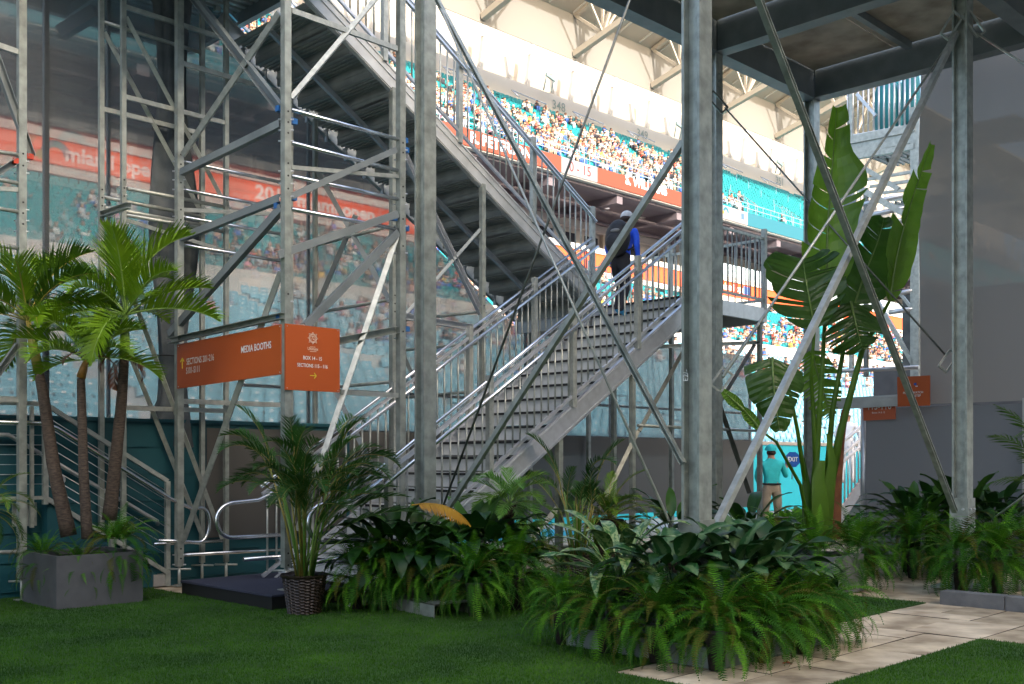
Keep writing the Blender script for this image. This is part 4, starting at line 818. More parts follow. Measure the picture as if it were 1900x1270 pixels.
for s in (-1, 1): onp(mb('pack_black').path([(s * .12, -.05, 1.44), (s * .12, .08, 1.50), (s * .13, .19, 1.38), (s * .14, .16, 1.15), (s * .14, -.03, 1.05)], 0.016, 6), 'shoulder_strap', r_, R)
J2 = {'pelvis': ((0, 0, .95), (.17, .12)), 'waist': ((0, .0, 1.08), (.165, .12)), 'chest': ((0, .02, 1.33), (.185, .12)), 'neck': ((0, .03, 1.50), .06), 'skull': ((0.0, .06, 1.60), (.085, .10)), 'crown': ((0, .065, 1.68), (.078, .09)),
      'hipL': ((-.10, 0, .86), .11), 'kneeL': ((-.11, .03, .48), .078), 'ankleL': ((-.12, .0, .10), .06), 'toeL': ((-.13, .14, .04), .042), 'hipR': ((.10, 0, .86), .11), 'kneeR': ((.13, .03, .48), .078), 'ankleR': ((.14, .0, .10), .06), 'toeR': ((.15, .14, .04), .042),
      'shoL': ((-.20, .02, 1.41), .075), 'elbL': ((-.29, .02, 1.14), .055), 'wriL': ((-.20, .20, 1.02), .035), 'palmL': ((-.14, .25, 1.00), .038), 'shoR': ((.20, .02, 1.41), .075), 'elbR': ((.30, .06, 1.13), .05), 'wriR': ((.36, .22, 1.30), .034), 'palmR': ((.37, .23, 1.37), .038)}
pl = at_y(1432, 855, 20.0); pl.z = -0.02
r_, R = person(J2, pl, math.radians(4), 0.98, 'person in teal polo shirt, khaki trousers and teal cap holding up a blue sign', [('skin', []), ('shirt_teal', ['waist', 'chest', 'sho', 'elb']), ('khaki', ['pelvis', 'hip', 'knee', 'ankle']), ('shoe_blue', ['toe'])])
onp(ell((0, .05, 1.665), (.112, .128, .105), 'shirt_teal', cut=-.25), 'cap', r_, R); onp(ell((0, .03, 1.60), (.09, .09, .06), 'hair_dark'), 'hair', r_, R); onp(mb('shirt_teal').box((0.02, .21, 1.67), .12, .12, .014), 'cap_peak', r_, R)
onp(mb('shorts_black').path([(.17 * math.cos(a), .118 * math.sin(a), 1.0) for a in [i * math.pi / 10 for i in range(21)]], 0.018, 6, caps=False), 'belt', r_, R)
t = empty('held_sign', at_y(1470, 880, 20.3), 'small octagonal blue sign with white EXIT letters held up by the person in teal', 'sign')
c = at_y(1471, 853, 20.22); B = mb('exit_blue'); oc = [(math.cos(math.pi / 8 + k * math.pi / 4) * .155, math.sin(math.pi / 8 + k * math.pi / 4) * .155) for k in range(8)]
B.extrude(oc, c, c + Vector((0, 0.015, 0))); B.build('board', t); letter('EXIT', 0.12, 'white_print', c - Vector((0, .004, 0)), (1, 0, 0), ZD, t, 0.02, 0.78); mb('alu').tube(c - ZD * 0.14 + Vector((0, .02, 0)), c - ZD * 0.38 + Vector((-0.01, .02, 0)), 0.011, 6).build('stick', t)
J3 = {k: (tuple(v_[0]), v_[1]) for k, v_ in J2.items() if k[0] not in 'ft'}
for k in list(J3):
    if k.startswith(('wriR', 'palmR')): J3[k] = ((.30, .1, .9 if 'wri' in k else .84), J3[k][1])
J3.update({'toeL': J2['toeL'], 'toeR': J2['toeR']})
pl = at_y(1571, 855, 25.5); pl.z = 0.85
r_, R = person(dict(J3), pl, math.radians(-40), 1.0, 'person in loose white clothes standing above the teal court wall by the steps', [('skin', []), ('cloth_white', ['waist', 'chest', 'sho', 'elb', 'wri', 'pelvis', 'hip', 'knee'])])
onp(ell((0, .05, 1.66), (.11, .125, .10), 'cloth_white', cut=-.25), 'cap', r_, R)
# ================================================================ the stadium beyond
UA, UB = 5.0, 210.0
ZU0, ZU1, ZL0, ZL1 = 25.55, 26.85, 17.95, 19.3
SD = empty('far_stand', G(90, 60, 0), 'far stadium stand with upper tier, suites and lower tier across the court', 'stand')
def slab(name, u0, u1, v0, v1, z0, z1, mn, par=SD): return mb(mn).gbox(u0, u1, v0, v1, z0, z1).build(name, par)
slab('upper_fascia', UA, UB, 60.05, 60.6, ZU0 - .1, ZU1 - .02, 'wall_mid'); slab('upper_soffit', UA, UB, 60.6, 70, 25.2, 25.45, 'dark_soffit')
for k in range(22): u = 20 + k * 9; slab('soffit_beam', u, u + .8, 60.7, 69, 24.5, 25.19, 'dark_soffit')
for v in (63, 66.5): slab('duct', UA, UB, v, v + 0.5, 24.3, 24.48, 'dark_soffit')
for k in range(26): u = 60 + k * 5.5; slab('soffit_lamp', u, u + .7, 64.2, 64.5, 25.12, 25.19, 'led_white' if k % 3 == 0 else 'wall_mid')
B = mb('dark_soffit'); B.add([G(UA, 60.6, ZU1 - .1), G(UB, 60.6, ZU1 - .1), G(UB, 74, 37.0), G(UA, 74, 37.0), G(UA, 60.6, ZU0), G(UB, 60.6, ZU0), G(UB, 74, 36.4), G(UA, 74, 36.4)], [(0, 1, 2, 3), (7, 6, 5, 4)]); B.build('upper_rake', SD)
rake_z = lambda v: ZU1 - .1 + (v - 60.6) * (37.0 - ZU1 + .1) / 13.4
for k in range(16): v = 60.9 + k * 0.82; slab('terrace', UA, UB, v, v + .8, rake_z(v) - .1, rake_z(v) + .18, 'teal_seat')
slab('section_wall', UA, UB, 74.1, 74.5, 36.5, 39.0, 'wall_mid')
slab('box_girder', UA, UB, 66, 66.08, 38.8, 43.0, 'wall_grey'); slab('rear_wall', UA, UB, 77, 77.5, 36, 50, 'wall_cream')
B = mb('wall_cream'); B.add([G(UA, 66.5, 43.02), G(UB, 66.5, 43.02), G(UB, 58, 46), G(UA, 58, 46), G(UA, 66.5, 43.3), G(UB, 66.5, 43.3), G(UB, 58, 46.3), G(UA, 58, 46.3)], [(0, 1, 2, 3), (7, 6, 5, 4), (0, 3, 7, 4), (2, 1, 5, 6), (3, 2, 6, 7)]); B.build('canopy', SD)
for k in range(60): u = 8 + k * 3.3; mb('wall_mid').bar(G(u, 65.9, 43.15), G(u, 58.2, 45.85), 0.12, 0.16).build('canopy_purlin', SD)
for k in range(15):      # cantilever trusses
    u = 27 + k * 11.8; B = mb('wall_cream')
    def tr(v, z, du=0): return G(u + du, v, z)
    B.bar(tr(65.9, 39.3), tr(57, 41.6), 0.55, 0.55); B.bar(tr(65.9, 42.9), tr(57.5, 45.9), 0.35, 0.35)
    for (a, za, b_, zb) in ((65.7, 42.8, 62.5, 40.3), (62.5, 44.2, 62.5, 40.3), (62.5, 40.3, 60.3, 45.0), (60.3, 45.0, 58.5, 41.3)): B.bar(tr(a, za), tr(b_, zb), 0.26, 0.26)
    B.bar(tr(62.5, 40.3), tr(62.5, 44.1, 3), 0.2, 0.2); B.bar(tr(62.5, 40.3), tr(62.5, 44.1, -3), 0.2, 0.2)
    B.build('roof_truss', SD)
for k in range(26):      # raking struts between section wall and girder
    u = 50.4 + k * 6.5; B = mb('wall_mid'); B.bar(G(u, 74.4, 38.4), G(u + .6, 74.0, 43.6), 0.42, 0.42); B.build('raking_strut', SD)
    B = mb('wall_mid'); B.bar(G(u + 4.4, 74.5, 38.4), G(u + 3.7, 74.4, 41.2), 0.38, 0.38); B.bar(G(u + 3.7, 74.4, 41.0), G(u + 6.8, 74.0, 42.3), 0.14, 0.14); B.build('raking_strut', SD)
for k in range(7):
    u = 78 + k * 22; B = mb('number_grey'); v = 73.5
    for s in (0, 1.1): B.bar(G(u + s, v, 38.8), G(u + s + .5, v, 40.5), 0.1, 0.1)
    B.bar(G(u + .4, v, 40.5), G(u + 1.7, v, 40.2), 0.2, 0.35); B.build('camera_stand', SD)
slab('corner_pier', 168, 173, 68, 76, 37, 46, 'concrete')
for s_, px, py in (('348', 1037, 198), ('349', 1192, 250), ('351', 1447, 337), ('350', 1325, 294)):
    if s_ != '350': letter(s_, 1.3, 'number_grey', on_v(px, py, 74.05), UD, ZD, SD, 0.01, 1.05)
# suites between the ribbons
slab('suite_wall', UA, UB, 69.2, 69.6, 17, 25.2, 'wall_mid')
for k in range(60):
    u = 10 + k * 3.3
    mb('glass_dark').gbox(u, u + 1.9, 69.05, 69.19, 20.6, 23.6).build('suite_window', SD)
    if k % 3 == 0: mb('wall_cream').gbox(u + 2.3, u + 2.8, 68.7, 69.18, 19.4, 25.0).build('suite_pier', SD)
slab('suite_head', UA, UB, 68.4, 69.0, 24.0, 24.7, 'wall_mid'); slab('pale_front', 92, UB, 63.9, 64.0, 19.3, 22.4, 'pale_blue_panel'); slab('suite_floor', UA, UB, 60.4, 69, 18.9, 19.1, 'dark_soffit')
slab('lower_fascia', UA, UB, 60.05, 60.4, ZL0 - .2, ZL1, 'wall_mid'); slab('lower_soffit', UA, UB, 59.2, 70, 17.2, 17.5, 'wall_mid'); slab('ledge', UA, UB, 59.7, 60.04, ZL1 + .02, ZL1 + 0.5, 'wall_mid')
# LED ribbons
RB = empty('upper_ribbon', G(100, 60, ZU0), 'upper ribbon display with player names R. PETERSON and S. WILLIAMS', 'display')
def uat(px, v): r = (px - CX) / F; return v * (1 + r) / (1 - r)
def led(par, a, b_, mn, z0=ZU0, z1=ZU1, v=60.0): u0, u1 = uat(a, v) if a is not None else UA, uat(b_, v) if b_ is not None else UB; mb(mn).gbox(u0, u1, v - 0.1, v, z0, z1).build('display_panel', par)
led(RB, -300, 600, 'led_teal'); led(RB, 600.2, 1040, 'led_orange'); led(RB, 1040.2, 1107, 'led_white'); led(RB, 1107.2, 1325, 'led_orange'); led(RB, 1325.2, 1386, 'led_white'); led(RB, 1386.2, None, 'led_teal')
lv = lambda px, py, v=59.88: on_v(px, py, v)
emis('led_red_text', (0.75, 0.05, 0.04), 0.15); emis('led_text', (1, 0.95, 0.93), 0.9)
letter('R. PETERSON', 1.15, 'led_text', lv(931, 272), UD, ZD, RB, 0.03, 1.0); letter('0 - 15', 1.2, 'led_red_text', lv(1077, 315.5), UD, ZD, RB, 0.0, 1.0); letter('S. WILLIAMS', 1.2, 'led_text', lv(1200, 345), UD, ZD, RB, 0.03, 0.95)
letter('miami open', 0.42, 'number_grey', lv(1365, 399), UD, ZD, RB, 0.01, 1.1); mb('led_blue').box(lv(1378, 402), 0.5, 0.02, 0.6).build('badge', RB)
def arcs(par, c, s, v_off=0.02):
    def arc(r0, r1, a0, a1, cx, cz, mn, n=20):
        P = []; 
        for k in range(n + 1):
            a = math.radians(a0 + (a1 - a0) * k / n)
            for r in (r0, r1): P.append(c + UD * (cx + r * math.cos(a)) * s + ZD * (cz + r * math.sin(a)) * s)
        mb(mn).add(P, [(2 * k, 2 * k + 1, 2 * k + 3, 2 * k + 2) for k in range(n)]).build('logo_arc', par)
    arc(0.32, 0.62, -5, 170, 0.25, -0.15, 'led_teal'); arc(0, 0.20, 0, 360, -0.35, -0.25, 'led_yellow'); arc(0.0, 0.45, 60, 300, -0.75, 0.05, 'led_light_orange')
arcs(RB, lv(1345, 391), 0.8)
RL = empty('lower_ribbon', G(60, 60, ZL0), 'lower ribbon display reading miami open and 2019 miami open', 'display')
led(RL, -300, None, 'led_orange_low', ZL0, ZL1)
emis('led_soft', (0.95, 0.75, 0.66), 0.9)
letter('miami open', 1.2, 'led_soft', on_v(211, 304, 59.88), UD, ZD, RL, 0.03, 1.0); letter('2019 miami open', 1.25, 'led_soft', on_v(590, 380, 59.88), UD, ZD, RL, 0.03, 1.1); letter('miami open', 1.0, 'led_soft', on_v(1362, 535, 59.88), UD, ZD, RL, 0.02, 1.05)
mb('led_blue').box(on_v(1386, 540, 59.88), 1.2, 0.02, 0.8).build('badge', RL); arcs(RL, on_v(92, 279, 59.88), 1.35)
# railings on top of ribbons
B = mb('bright_tube'); 
for z in (ZU1 + .55, ZU1 + 1.05): B.bar(G(30, 60.2, z), G(UB, 60.2, z), 0.06)
for k in range(120): B.bar(G(30 + k * 1.5, 60.2, ZU1), G(30 + k * 1.5, 60.2, ZU1 + 1.05), 0.05)
for k in range(14):
    for dv in (0.0, 1.2, 2.4): u = 60 + k * 9; B.bar(G(u, 61 + dv, rake_z(61 + dv)), G(u, 61 + dv, rake_z(61 + dv) + 1.3), 0.07); B.bar(G(u + 1.6, 61 + dv, rake_z(61 + dv)), G(u + 1.6, 61 + dv, rake_z(61 + dv) + 1.3), 0.07)
    B.bar(G(u, 61, rake_z(61) + 1.3), G(u, 63.4, rake_z(63.4) + 1.3), 0.07); B.bar(G(u + 1.6, 61, rake_z(61) + 1.3), G(u + 1.6, 63.4, rake_z(63.4) + 1.3), 0.07)
    u += 4.5; B.path([G(u, 72.5, rake_z(72.5) + .9), G(u, 73.6, rake_z(73.6) + 1.0), G(u + 5, 73.6, rake_z(73.6) + .8)], 0.06, 5)
    for j in range(5): B.bar(G(u, 64.5 + j * 1.7, rake_z(64.5 + j * 1.7)), G(u, 64.5 + j * 1.7, rake_z(64.5 + j * 1.7) + 1.0), 0.06)
o = B.build('guard_rail', SD); 
# lower tiers
def rake(name, v0, z0, v1, z1, n, mn):
    B = mb(mn); dv, dz = (v1 - v0) / n, (z1 - z0) / n
    for k in range(n):
        a, z = v0 + k * dv, z0 + k * dz; B.quad(G(UA, a, z), G(UB, a, z), G(UB, a, z + dz), G(UA, a, z + dz)); B.quad(G(UA, a, z + dz), G(UB, a, z + dz), G(UB, a + dv, z + dz), G(UA, a + dv, z + dz))
    B.build(name, SD)
rake('lower_terrace', 24, 0.9, 46, 9.4, 26, 'stand_concrete'); rake('middle_terrace', 48.5, 10.6, 59.5, 16.6, 13, 'stand_concrete')
slab('tier_wall', UA, UB, 48.2, 48.45, 9.4, 11.2, 'wall_mid'); slab('cross_aisle', UA, UB, 46, 48.2, 9.2, 9.38, 'stand_concrete'); slab('front_wall', UA, 14.9, 23.7, 24, -0.03, 1.3, 'teal_wall'); 
slab('tier_wall', UA, UB, 35.0, 35.06, 5.1, 5.75, 'wall_mid')
# court-side walls at right, behind the person with the sign
t = empty('court_wall', G(25, 16, 0), 'bright teal court-side wall behind the person in teal', 'wall')
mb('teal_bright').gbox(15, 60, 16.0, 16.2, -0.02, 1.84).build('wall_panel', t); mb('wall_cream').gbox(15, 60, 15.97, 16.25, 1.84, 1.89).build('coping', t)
mb('wall_cream').gbox(17.5, 60, 21.0, 21.2, 0, 2.1).build('parapet', label='cream parapet above the teal court wall', cat='wall'); mb('stand_concrete').gbox(15, 60, 16.2, 21, 0, 0.85).build('terrace_floor', label='concrete terrace floor behind the teal court wall', cat='terrace')
# seats: base mesh with pan, back and number disc
sv = [(-.22, 0, .42), (.22, 0, .42), (.22, .42, .40), (-.22, .42, .40), (-.22, .40, .40), (.22, .40, .40), (.235, .50, .84), (-.235, .50, .84), (-.22, .46, .38), (.22, .46, .38), (.20, .55, .82), (-.20, .55, .82), (-.22, 0, .36), (.22, 0, .36), (-.06, .448, .66), (.06, .448, .66), (.06, .458, .72), (-.06, .458, .72)]
sf = [(0, 1, 2, 3), (4, 5, 6, 7), (9, 8, 11, 10), (7, 6, 10, 11), (0, 12, 13, 1), (14, 15, 16, 17)]; sm = [0, 0, 0, 0, 0, 1]
seats = []   # (u, v, z, tier)
for k in range(26):
    v = 24 + k * 22 / 26.0 + .12; z = 0.9 + (k + 1) * 8.5 / 26.0
    if abs(v - 35.2) < .5: continue
    u = 9.0
    while u < 120:
        if (u % 13.0) > 1.1: seats.append((u, v, z, 0))
        u += 0.54
for k in range(13):
    v = 48.5 + k * 11 / 13.0 + .1; z = 10.6 + (k + 1) * 6.0 / 13.0; u = 9.5
    while u < 150:
        if (u % 13.0) > 1.1: seats.append((u, v, z, 1))
        u += 0.54
def proj(u, v, z):
    x, y = (u - v) / S2, (u + v) / S2; return CX + F * x / y, HY - F * (z - HC) / y, y
vis = []
for i, s in enumerate(seats):
    px, py, y = proj(s[0], s[1], s[2] + .6)
    if s[3] == 0 and -10 < px < 760 and 520 < py < 800: vis.append((y, i))
vis.sort(); near = set(i for _, i in vis[:300])
seat_me = MB(); seat_me.use('seat_blue'); seat_me.use('white_disc'); seat_me.use('seat_blue')
for f, mi in zip(sf, sm): pass
me = bpy.data.meshes.new('stadium_seat'); me.from_pydata([tuple(UD * a + VD * b_ + ZD * c_) for a, b_, c_ in sv], [], sf); me.materials.append(M['seat_blue']); me.materials.append(M['white_disc']); me.polygons.foreach_set('material_index', sm)
for i in sorted(near):
    u, v, z, _ = seats[i]; o = bpy.data.objects.new('stadium_seat', me); COL.objects.link(o); o.location = G(u, v, z - .3); tag(o, 'empty pale teal folding seat with white number, seen through the mesh screen', 'seat', 'empty seats of the lower tier')
def gb(name, pts, bv, bf, bm, mats_, midx=None, sc_=None, jit=0.0):
    P = np.array([tuple(G(*p)) for p in pts]); N = len(P); a = np.random.normal(0, jit, N)
    R = np.stack([np.cos(a + math.pi / 4), np.sin(a + math.pi / 4), 0 * a], 1); Fw = np.stack([-np.sin(a + math.pi / 4), np.cos(a + math.pi / 4), 0 * a], 1)
    s = np.ones((N, 3)) if sc_ is None else sc_; return batch(name, bv, bf, bm, P, R, Fw, s, mats_, midx)
o = gb('stadium_seats', [(a, b_, c_ - .3) for i, (a, b_, c_, t_) in enumerate(seats) if i not in near and t_ == 0], sv, sf, sm, ['seat_blue', 'white_disc']); tag(o, 'rows of pale teal seats of the lower tier', 'seats', kind='stuff')
o = gb('stadium_seats', [(a, b_, c_ - .3) for i, (a, b_, c_, t_) in enumerate(seats) if t_ == 1], sv, sf, [0, 0, 0, 0, 0, 0], ['teal_seat']); tag(o, 'rows of teal seats of the middle tier', 'seats', kind='stuff')
us_ = []
for k in range(16):
    v = 60.9 + k * .82; u = 30.0
    while u < 200:
        if (u % 14.0) > 1.0: us_.append((u, v + .1, rake_z(v) - .05))
        u += 0.56
o = gb('upper_seats', us_, sv, sf, [0] * 6, ['teal_seat']); tag(o, 'rows of teal seats of the upper tier', 'seats', kind='stuff')
# spectators: small seated figures
def fig():
    V, Fc, Mi = [], [], []
    def bx(c, s, mi, top=1.0):
        k = len(V); cx, cy, cz = c; sx, sy, sz = s
        for dz in (-1, 1):
            for dx, dy in ((-1, -1), (1, -1), (1, 1), (-1, 1)): f = top if dz > 0 else 1; V.append((cx + dx * sx * f / 2, cy + dy * sy * f / 2, cz + dz * sz / 2))
        for q in ((0, 1, 5, 4), (1, 2, 6, 5), (2, 3, 7, 6), (3, 0, 4, 7), (4, 5, 6, 7), (3, 2, 1, 0)): Fc.append(tuple(i + k for i in q)); Mi.append(mi)
    bx((0, .28, .72), (.42, .24, .52), 0, 0.75); bx((0, .05, .50), (.36, .46, .16), 1); bx((-.1, -.16, .27), (.12, .13, .45), 1); bx((.1, -.16, .27), (.12, .13, .45), 1)
    bx((0, .26, 1.10), (.18, .2, .24), 2, 0.8); bx((0, .27, 1.21), (.2, .22, .09), 3, .7); bx((-.24, .12, .70), (.09, .34, .1), 2); bx((.24, .12, .70), (.09, .34, .1), 2)
    return V, Fc, Mi
fv, ff, fm = fig()
def crowd(name, pts, label, kind='stuff'):
    N = len(pts); nf = len(ff); P = np.array([tuple(G(*p)) for p in pts]); a = np.random.normal(0, .25, N)
    R = np.stack([np.cos(a + math.pi / 4), np.sin(a + math.pi / 4), 0 * a], 1); Fw = np.stack([-np.sin(a + math.pi / 4), np.cos(a + math.pi / 4), 0 * a], 1)
    s = np.random.uniform(.9, 1.1, (N, 3)); o = batch(name, fv, ff, fm, P, R, Fw, s, ['cloth_%d' % i for i in range(10)] + ['skin', 'hair_dark'])
    pr = [0.20, .15, .06, .09, .13, .09, .03, .05, .07, .13]; sh = np.random.choice(10, N, p=pr); tr_ = np.random.choice([1, 3, 9, 4, 0], N); ht = np.random.choice([11, 0, 1, 11, 4], N)
    mi = np.zeros((N, nf), np.int32)
    for f in range(nf): mi[:, f] = sh if fm[f] == 0 else tr_ if fm[f] == 1 else 10 if fm[f] == 2 else ht
    o.data.polygons.foreach_set('material_index', mi.ravel()); return tag(o, label, 'crowd', kind=kind)
rs = random.Random(11); cp = []
for (u, v, z) in us_:
    px, py, y = proj(u, v, z); d = (v - 60.9) / 13.0
    dens = 0.76 * max(0, 1 - (d / 0.95) ** 2) if px < 1290 else (0.5 * max(0, 1 - d * 3) if px < 1375 else 0.08 * max(0, 1 - d * 2.5))
    if px < 900: dens = min(1, dens * 1.0)
    if rs.random() < dens * (0.75 + .35 * math.sin(u * .5 + v)): cp.append((u, v - .15, z + .08))
crowd('upper_crowd', cp, 'crowd of spectators filling the upper tier above the ribbon display')
cp = []; ind = []
for (u, v, z, t_) in seats:
    px, py, y = proj(u, v, z + .6); dens = 0
    if t_ == 1: dens = (.5 if px > 400 else .16) * (1 if v < 56 else .3)
    elif v > 37: dens = (.42 if px < 1000 else .2) if px > 520 else 0.02
    elif v > 33 and px > 760 and px < 1000: dens = 0.25
    if rs.random() < dens * (0.7 + .4 * math.sin(u * .35 + v * .8)):
        if 1412 < px < 1500 and 600 < py < 700 and len(ind) < 30: ind.append((u, v, z))
        else: cp.append((u, v - .1, z - .3))
crowd('lower_crowd', cp, 'crowd of spectators in the lower and middle tiers behind the mesh screen')
for k in range(10):
    B = MB(); 
    for f_, mi_ in zip(ff, fm): pass
    me = bpy.data.meshes.new('spectator'); me.from_pydata([tuple(UD * a + VD * b_ + ZD * c_) for a, b_, c_ in fv], [], ff)
    for mn in ('cloth_%d' % k, 'cloth_%d' % ((k * 3 + 1) % 10), 'skin', 'hair_dark' if k % 2 else 'cap_grey'): me.materials.append(M[mn])
    me.polygons.foreach_set('material_index', fm); PE = globals().setdefault('PE', []); PE.append(me)
for i, (u, v, z) in enumerate(ind):
    o = bpy.data.objects.new('person', PE[i % 10]); COL.objects.link(o); o.location = G(u, v - .1, z - .3); tag(o, 'seated spectator in a %s top in the teal seats right of the landing' % ['light grey', 'black', 'dark red', 'blue', 'tan', 'light brown', 'mustard yellow', 'pink', 'dark teal', 'slate grey'][i % 10] , 'person', 'spectators seated right of the landing')
# ================================================================ plants
def frond_mesh(name, L, n, ll, wd, bend, fwd0, fwd1, mn, rmn=None, vee=0.25, droop=0.3, start=0.12, seg_=2, prof=lambda t: math.sin(math.pi * min(1, t * 0.92 + 0.12)) ** 0.7, rr=0.006, seed=0, jit=0.06):
    r = random.Random(seed); B = mb(rmn or mn); pts = []; p = Vector((0, 0, 0)); K = 14
    for k in range(K + 1):
        pts.append(p.copy()); a = -bend * (k / K) ** 1.3; p = p + Vector((0, math.cos(a), math.sin(a))) * L / K
    B.path(pts, rr, 4, [rr * (1 - .8 * k / K) for k in range(K + 1)], caps=False)
    B.use(mn)
    def at(t): f = t * K; i = min(K - 1, int(f)); return pts[i].lerp(pts[i + 1], f - i), (pts[i + 1] - pts[i]).normalized()
    for i in range(n):
        t = start + (1 - start) * (i + .5) / n; c, d = at(t); nrm = Vector((1, 0, 0)).cross(d)
        ln = ll * max(.12, prof((t - start) / (1 - start))) * r.uniform(1 - jit * 2, 1 + jit)
        for s in (-1, 1):
            ang = math.radians(fwd0 + (fwd1 - fwd0) * t + r.uniform(-6, 6)); dr = Vector((s, 0, 0)) * math.cos(ang) + d * math.sin(ang) + nrm * (vee + r.uniform(-.1, .1)); dr.normalize()
            wv = d * (wd / 2); e = c + dr * ln * .55; dd = droop * r.uniform(.6, 1.4)
            tip = e + (dr - ZD * dd).normalized() * ln * .45
            w2 = (d - dr * d.dot(dr)).normalized() * wd / 2
            if seg_ == 1: B.add([c - w2, c + w2, c + dr * ln * .6 + w2 * .8, c + dr * ln], [(0, 1, 2, 3)])
            else: B.add([c - w2 * .7, c + w2 * .7, e + w2, e - w2, tip], [(0, 1, 2, 3), (3, 2, 4)])
    return B.data(name)
def place_fronds(t, meshes, base, n, el0, el1, s0, s1, r, az=(0, 360), name='frond', spread=0.0, extra=None):
    for k in range(n):
        f = (k + r.uniform(-.3, .3)) / max(1, n); azm = math.radians(az[0] + (az[1] - az[0]) * ((k * 0.381966) % 1.0) + r.uniform(-8, 8)); el = math.radians(el0 + (el1 - el0) * f + r.uniform(-6, 6)); s = r.uniform(s0, s1)
        b_ = Vector(base) + Vector((-math.sin(azm), math.cos(azm), 0)) * spread
        mw = Matrix.Translation(b_) @ Matrix.Rotation(azm, 4, 'Z') @ Matrix.Rotation(el, 4, 'X') @ Matrix.Rotation(r.uniform(-.35, .35), 4, 'Y') @ Matrix.Scale(s, 4)
        put(r.choice(meshes), name, t, mw)
FERN = [frond_mesh('fern_frond', 0.62, 26, 0.082, 0.0125, b_, 10, 26, mn, 'cane' if i == 0 else mn, vee=.08, droop=.15, start=.06, seg_=1, prof=lambda t: (1 - t ** 2.2) * (0.55 + .45 * min(1, t * 4)), rr=.0022, seed=i) for i, (b_, mn) in enumerate(((1.7, 'fern_green'), (2.3, 'fern_green'), (1.2, 'fern_light'), (2.0, 'fern_light'), (2.6, 'fern_green'), (1.5, 'fern_green'), (1.9, 'fern_light'), (1.4, 'fern_green'), (2.2, 'fern_old')))]
def fern(p, s, label, group, seed, n=60, z=0.30):
    r = random.Random(seed); p = Vector(p); t = empty('fern', p, label, 'fern', group); c = p + ZD * z; s = s * .88
    place_fronds(t, FERN, c, int(n * 1.05), 88, 5, s * .5, s * 1.05, r, spread=.05); place_fronds(t, FERN, c - ZD * z * .25, int(n * .7), 35, -45, s * .55, s * .9, r, spread=.13); place_fronds(t, FERN[:1], c - ZD * z * .5, int(n * .3), 20, -30, s * .5, s * .7, r, spread=.13)
    mb('soil').tube(p + ZD * 0.0, p + ZD * (z * .7), 0.05, 8, 0.08).build('root_ball', t); return t
def leaf_mesh(name, L, W, bend, mn, stem=0.3, seed=0, fold=.25, stemm=None, tipk=1.3):
    r = random.Random(seed); B = mb(stemm or mn); K = 10; pts = [Vector((0, 0, 0))]; a = 0.0
    for k in range(4): pts.append(pts[-1] + Vector((0, math.cos(a), math.sin(a))) * stem / 4); a -= bend * .06
    B.path(pts, .004, 4, caps=False); B.use(mn); p = pts[-1].copy(); vs = []
    for k in range(K + 1):
        f = k / K; wv = W / 2 * (math.sin(math.pi * min(1, f ** .8)) ** .75 if 0 < f < 1 else 0) * (1 - .15 * f); wv = max(wv, .001); nrm = Vector((0, -math.sin(a), math.cos(a))); rip = .06 * W * math.sin(f * 11 + seed)
        vs += [p - Vector((wv, 0, 0)) + nrm * (wv * fold + rip), p.copy() - Vector((wv * .5, 0, 0)) + nrm * wv * fold * .6, p.copy(), p.copy() + Vector((wv * .5, 0, 0)) + nrm * wv * fold * .6, p + Vector((wv, 0, 0)) + nrm * (wv * fold - rip)]
        p = p + Vector((0, math.cos(a), math.sin(a))) * L / K; a -= bend / K * (0.5 + f)
    B.add(vs, [(k * 5 + j, k * 5 + j + 1, k * 5 + j + 6, k * 5 + j + 5) for k in range(K) for j in range(4)], True); return B.data(name)
LILY = [leaf_mesh('lily_leaf', .36, .15, b_, mn, .24, i) for i, (b_, mn) in enumerate(((1.2, 'lily_leaf'), (1.7, 'lily_leaf'), (.8, 'lily_light'), (2.0, 'lily_leaf')))]
AGLA = [leaf_mesh('aglaonema_leaf', .32, .14, b_, mn, .16, i + 5) for i, (b_, mn) in enumerate(((1.0, 'aglaonema'), (1.5, 'aglaonema'), (1.3, 'aglaonema'), (1.7, 'lily_leaf')))]
VARI = [leaf_mesh('variegated_leaf', .42, .10, b_, 'variegated', .14, i + 9) for i, b_ in enumerate((.9, 1.3, 1.7))]
ASPI = [leaf_mesh('broad_leaf', .50, .15, b_, mn, .30, i + 20) for i, (b_, mn) in enumerate(((1.1, 'lily_leaf'), (1.6, 'lily_leaf'), (.9, 'lily_light')))]
def leafy(name, p, meshes, n, s, label, cat, seed, group=None, z=0.25, el=(82, 15), spread=.06, az=(0, 360)):
    r = random.Random(seed); t = empty(name, p, label, cat, group); place_fronds(t, meshes, Vector(p) + ZD * z, n, el[0], el[1], s * .8, s * 1.15, r, name='leaf', spread=spread, az=az)
    mb('soil').tube(Vector(p) + ZD * .0, Vector(p) + ZD * z, 0.10, 8, 0.13).build('root_ball', t); return t
def box_planter(name, u0, u1, v0, v1, z0, z1, mn, label, wall=.03):
    t = empty(name, G((u0 + u1) / 2, (v0 + v1) / 2, z0), label, 'planter'); B = mb(mn)
    B.gbox(u0, u1, v0, v0 + wall, z0, z1); B.gbox(u0, u1, v1 - wall, v1, z0, z1); B.gbox(u0, u0 + wall, v0 + wall + .0005, v1 - wall - .0005, z0, z1); B.gbox(u1 - wall, u1, v0 + wall + .0005, v1 - wall - .0005, z0, z1); B.build('box', t)
    mb('soil').gbox(u0 + wall + .001, u1 - wall - .001, v0 + wall + .001, v1 - wall - .001, z0, z1 - .05).build('soil', t); return t
